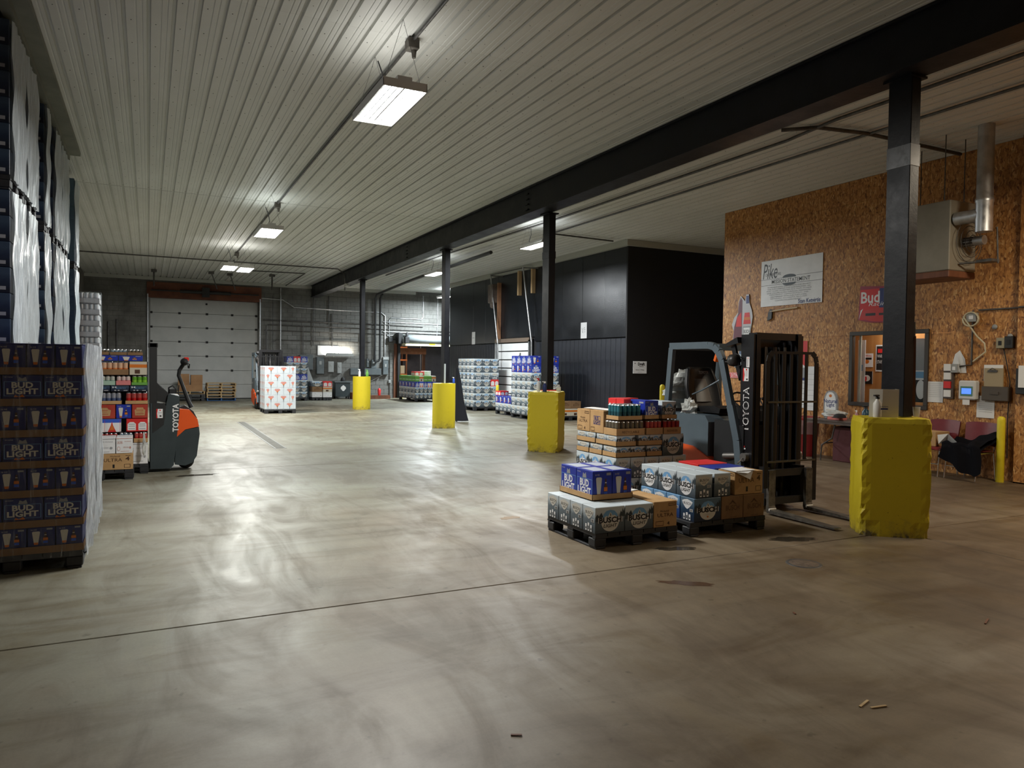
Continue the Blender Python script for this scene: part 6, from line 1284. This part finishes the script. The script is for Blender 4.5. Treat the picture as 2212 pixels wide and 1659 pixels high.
for i in range(2): tag(MB().lathe([(.028, 0), (.036, .09), (.033, .09), (.025, .005)], (0, 0, 0), 12).build('paper_cup', WHITEP, None, (11.2-.07*i, 8.66-.06*i, .746)), 'white paper cup right of the teal canister, %s one' % ['rear', 'front'][i], 'cup')
b = MB().box(0, .22, 0, .3, 0, .02); tag(b.build('paper_stack', PAPER, None, (10.92, 8.40, .746)), 'stack of white papers near the front edge of the folding table', 'papers')
# chairs
VIN = noisy('maroon_vinyl', (.13, .016, .020), (.17, .022, .028), 6, .3)
def chair(x, y, label, rz=-math.pi/2):
    t = thing('side_chair', label, 'chair', (x, y, 0), rz, 'maroon chairs by the office wall')
    MB().grid(lambda u, v: ((u-.5)*.46, (v-.5)*.44-.0, .44+.02*math.cos((u-.5)*3)*1-.03*(v < .1)+.012*math.sin(v*3)), 10, 10).grid(lambda u, v: ((u-.5)*.46, (v-.5)*.44, .415), 2, 2).build('seat', VIN, t)
    def bkf(u, v): return ((u-.5)*(.46+.03*v), .22+.05*v+.04*math.cos((u-.5)*2.6)-.02, .53+.34*v-.02*(abs(u-.5)*2)**4)
    MB().grid(bkf, 12, 8).grid(lambda u, v: (bkf(u, v)[0], bkf(u, v)[1]+.025, bkf(u, v)[2]), 12, 8).build('backrest', VIN, t)
    for s in (-1, 1):
        X = s*.225
        MB().tube([(X, -.20, .42), (X*1.04, -.23, .22), (X*1.06, -.25, .012)], .010, 8).build('leg', CHROME, t)
        MB().tube([(X, .20, .42), (X*1.04, .24, .012)], .010, 8).build('leg', CHROME, t)
        MB().tube([(X, -.20, .42), (X, .20, .42), (X*.95, .26, .56), (X*.95, .28, .80)], .010, 8).build('frame', CHROME, t)
    MB().tube([(-.232, -.225, .20), (.232, -.225, .20)], .008, 6).build('stretcher', CHROME, t)
    return t
chair(11.20, 6.92, 'maroon vinyl chair nearest the bollard, covered by the black coat'); chair(11.20, 7.50, 'maroon vinyl chair carrying the brown box, beside the yellow block')
case('KBUD', 11.05, 11.40, 7.38, 7.68, .462, .69, 'brown box with small logo on the seat of the left maroon chair', 'box on the chair')
def drape(u, v):
    y_ = 6.62+.62*u; x_ = 11.42-.50*min(v, .62)/.62; z_ = .56+.07*math.sin(5*u+1)*math.cos(3*v)
    if v > .62: x_ = 10.92-.05*(v-.62); z_ = .56-(v-.62)*1.15*(.8+.25*math.sin(4*u+.6))
    if v < .15: z_ += .10*(1-v/.15)
    return (x_+.02*math.sin(13*u+4*v), y_+.05*math.sin(5*v+u), z_+.015*math.sin(17*u+9*v))
b = MB(); b.grid(drape, 26, 26); b.grid(lambda u, v: tuple(a-c for a, c in zip(drape(u, v), (0, 0, .07 if v < .62 else 0))), 12, 12)
tag(b.build('folded_coat', M('coat_black', (.006, .006, .008), .95, spec=.08)), 'black winter coat thrown over the right maroon chair', 'coat')
b = MB(); b.add([(0, 0, 0), (.12, -.05, .02), (.1, -.28, .0), (.02, -.14, .17), (.0, .02, .14)], [(0, 1, 2, 3), (0, 3, 4)]); tag(b.build('paper_bag', PAPER, None, (11.05, 7.33, .51)), 'crumpled white paper between the brown box and the coat', 'paper')
# =====================================================  small things on the floor
def flat(name, pts, mt, label, cat, z=.0012, th=.0012):
    o = MB().prism(pts, z-th, z, 'z').build(name, mt); tag(o, label, cat); return o
def blobpts(cx, cy, rx, ry, ang=0., seed=1, n=22):
    rnd = random.Random(seed); return [(cx+(rx*math.cos(a)*math.cos(ang)-ry*math.sin(a)*math.sin(ang))*k, cy+(rx*math.cos(a)*math.sin(ang)+ry*math.sin(a)*math.cos(ang))*k) for a, k in ((2*math.pi*i/n, rnd.uniform(.72, 1.15)) for i in range(n))]
WET = M('wet_stain', (.085, .045, .025), .25); WETD = M('wet_dark', (.05, .04, .028), .12)
flat('floor_stain', blobpts(3.70, 4.41, .22, .06, -.62, 3), WET, 'narrow reddish brown wet stain on the floor before the pallets', 'stain')
flat('floor_stain', blobpts(4.30, 5.30, .20, .07, -.3, 5), WETD, 'dark wet patch in front of the nearest pallet', 'stain')
flat('floor_stain', blobpts(5.60, 5.15, .25, .10, -.3, 6), WETD, 'dark wet patch in front of the second pallet', 'stain')
flat('floor_stain', blobpts(.62, 11.50, .30, .09, .1, 8), WETD, 'small puddle beside the pallet stacker', 'stain')
flat('floor_stain', blobpts(3.50, 7.10, .13, .07, .2, 9), M('rust_stain', (.20, .12, .04), .5), 'rust coloured spot left of the nearest pallet', 'stain')
t = thing('cleanout_cover', 'round rusty drain cover set in the floor before the yellow block', 'drain cover', (4.985, 4.46, 0)); MB().lathe([(.0001, .004), (.12, .004), (.125, .001)], n=28).build('lid', noisy('rusty_iron', (.07, .05, .035), (.14, .10, .07), 20, .6, bmp=.4), t); MB().lathe([(.128, .0035), (.145, .0035), (.148, .0005)], n=28).build('rim', DSTEEL, t)
t = thing('trench_drain', 'long narrow floor drain grating down the middle of the hall', 'drain', (2.16, 14.5, 0)); gr = noisy('grate_grey', (.15, .15, .14), (.22, .22, .21), 8, .5)
MB().box(0, .03, 0, 6.7, 0, .004).box(.19, .22, 0, 6.7, 0, .004).build('frame', gr, t)
bb = MB().box(.03, .19, 0, .02, 0, .003).mesh('grate_bar', gr)
for k in range(96): ob('grate_bar', bb, t, (0, .03+.07*k, 0))
for i, (x, y_, a, l) in enumerate(((3.12, 2.43, .3, .10), (3.16, 2.40, -.2, .09), (2.45, 1.9, .9, .07), (4.9, 2.9, .4, .12), (3.9, 3.55, 1.2, .03), (1.05, 2.6, .5, .08), (1.45, 2.9, -.5, .05), (1.9, 2.2, 1.1, .06))):
    b = MB(); b.bar((x, y_, .004), (x+l*math.cos(a), y_+l*math.sin(a), .005), .012, .004); tag(b.build('wood_splinter', [WOOD, BROWNW][i > 2]), 'small scrap on the foreground floor, '+['larger pale splinter at right', 'shorter pale splinter at right', 'pale splinter nearer the camera', 'dark one below the yellow block', 'tiny speck below the front pallet', 'dark one at left centre', 'short dark one beyond it', 'dark one at bottom centre'][i], 'debris', 'scraps on the foreground floor')
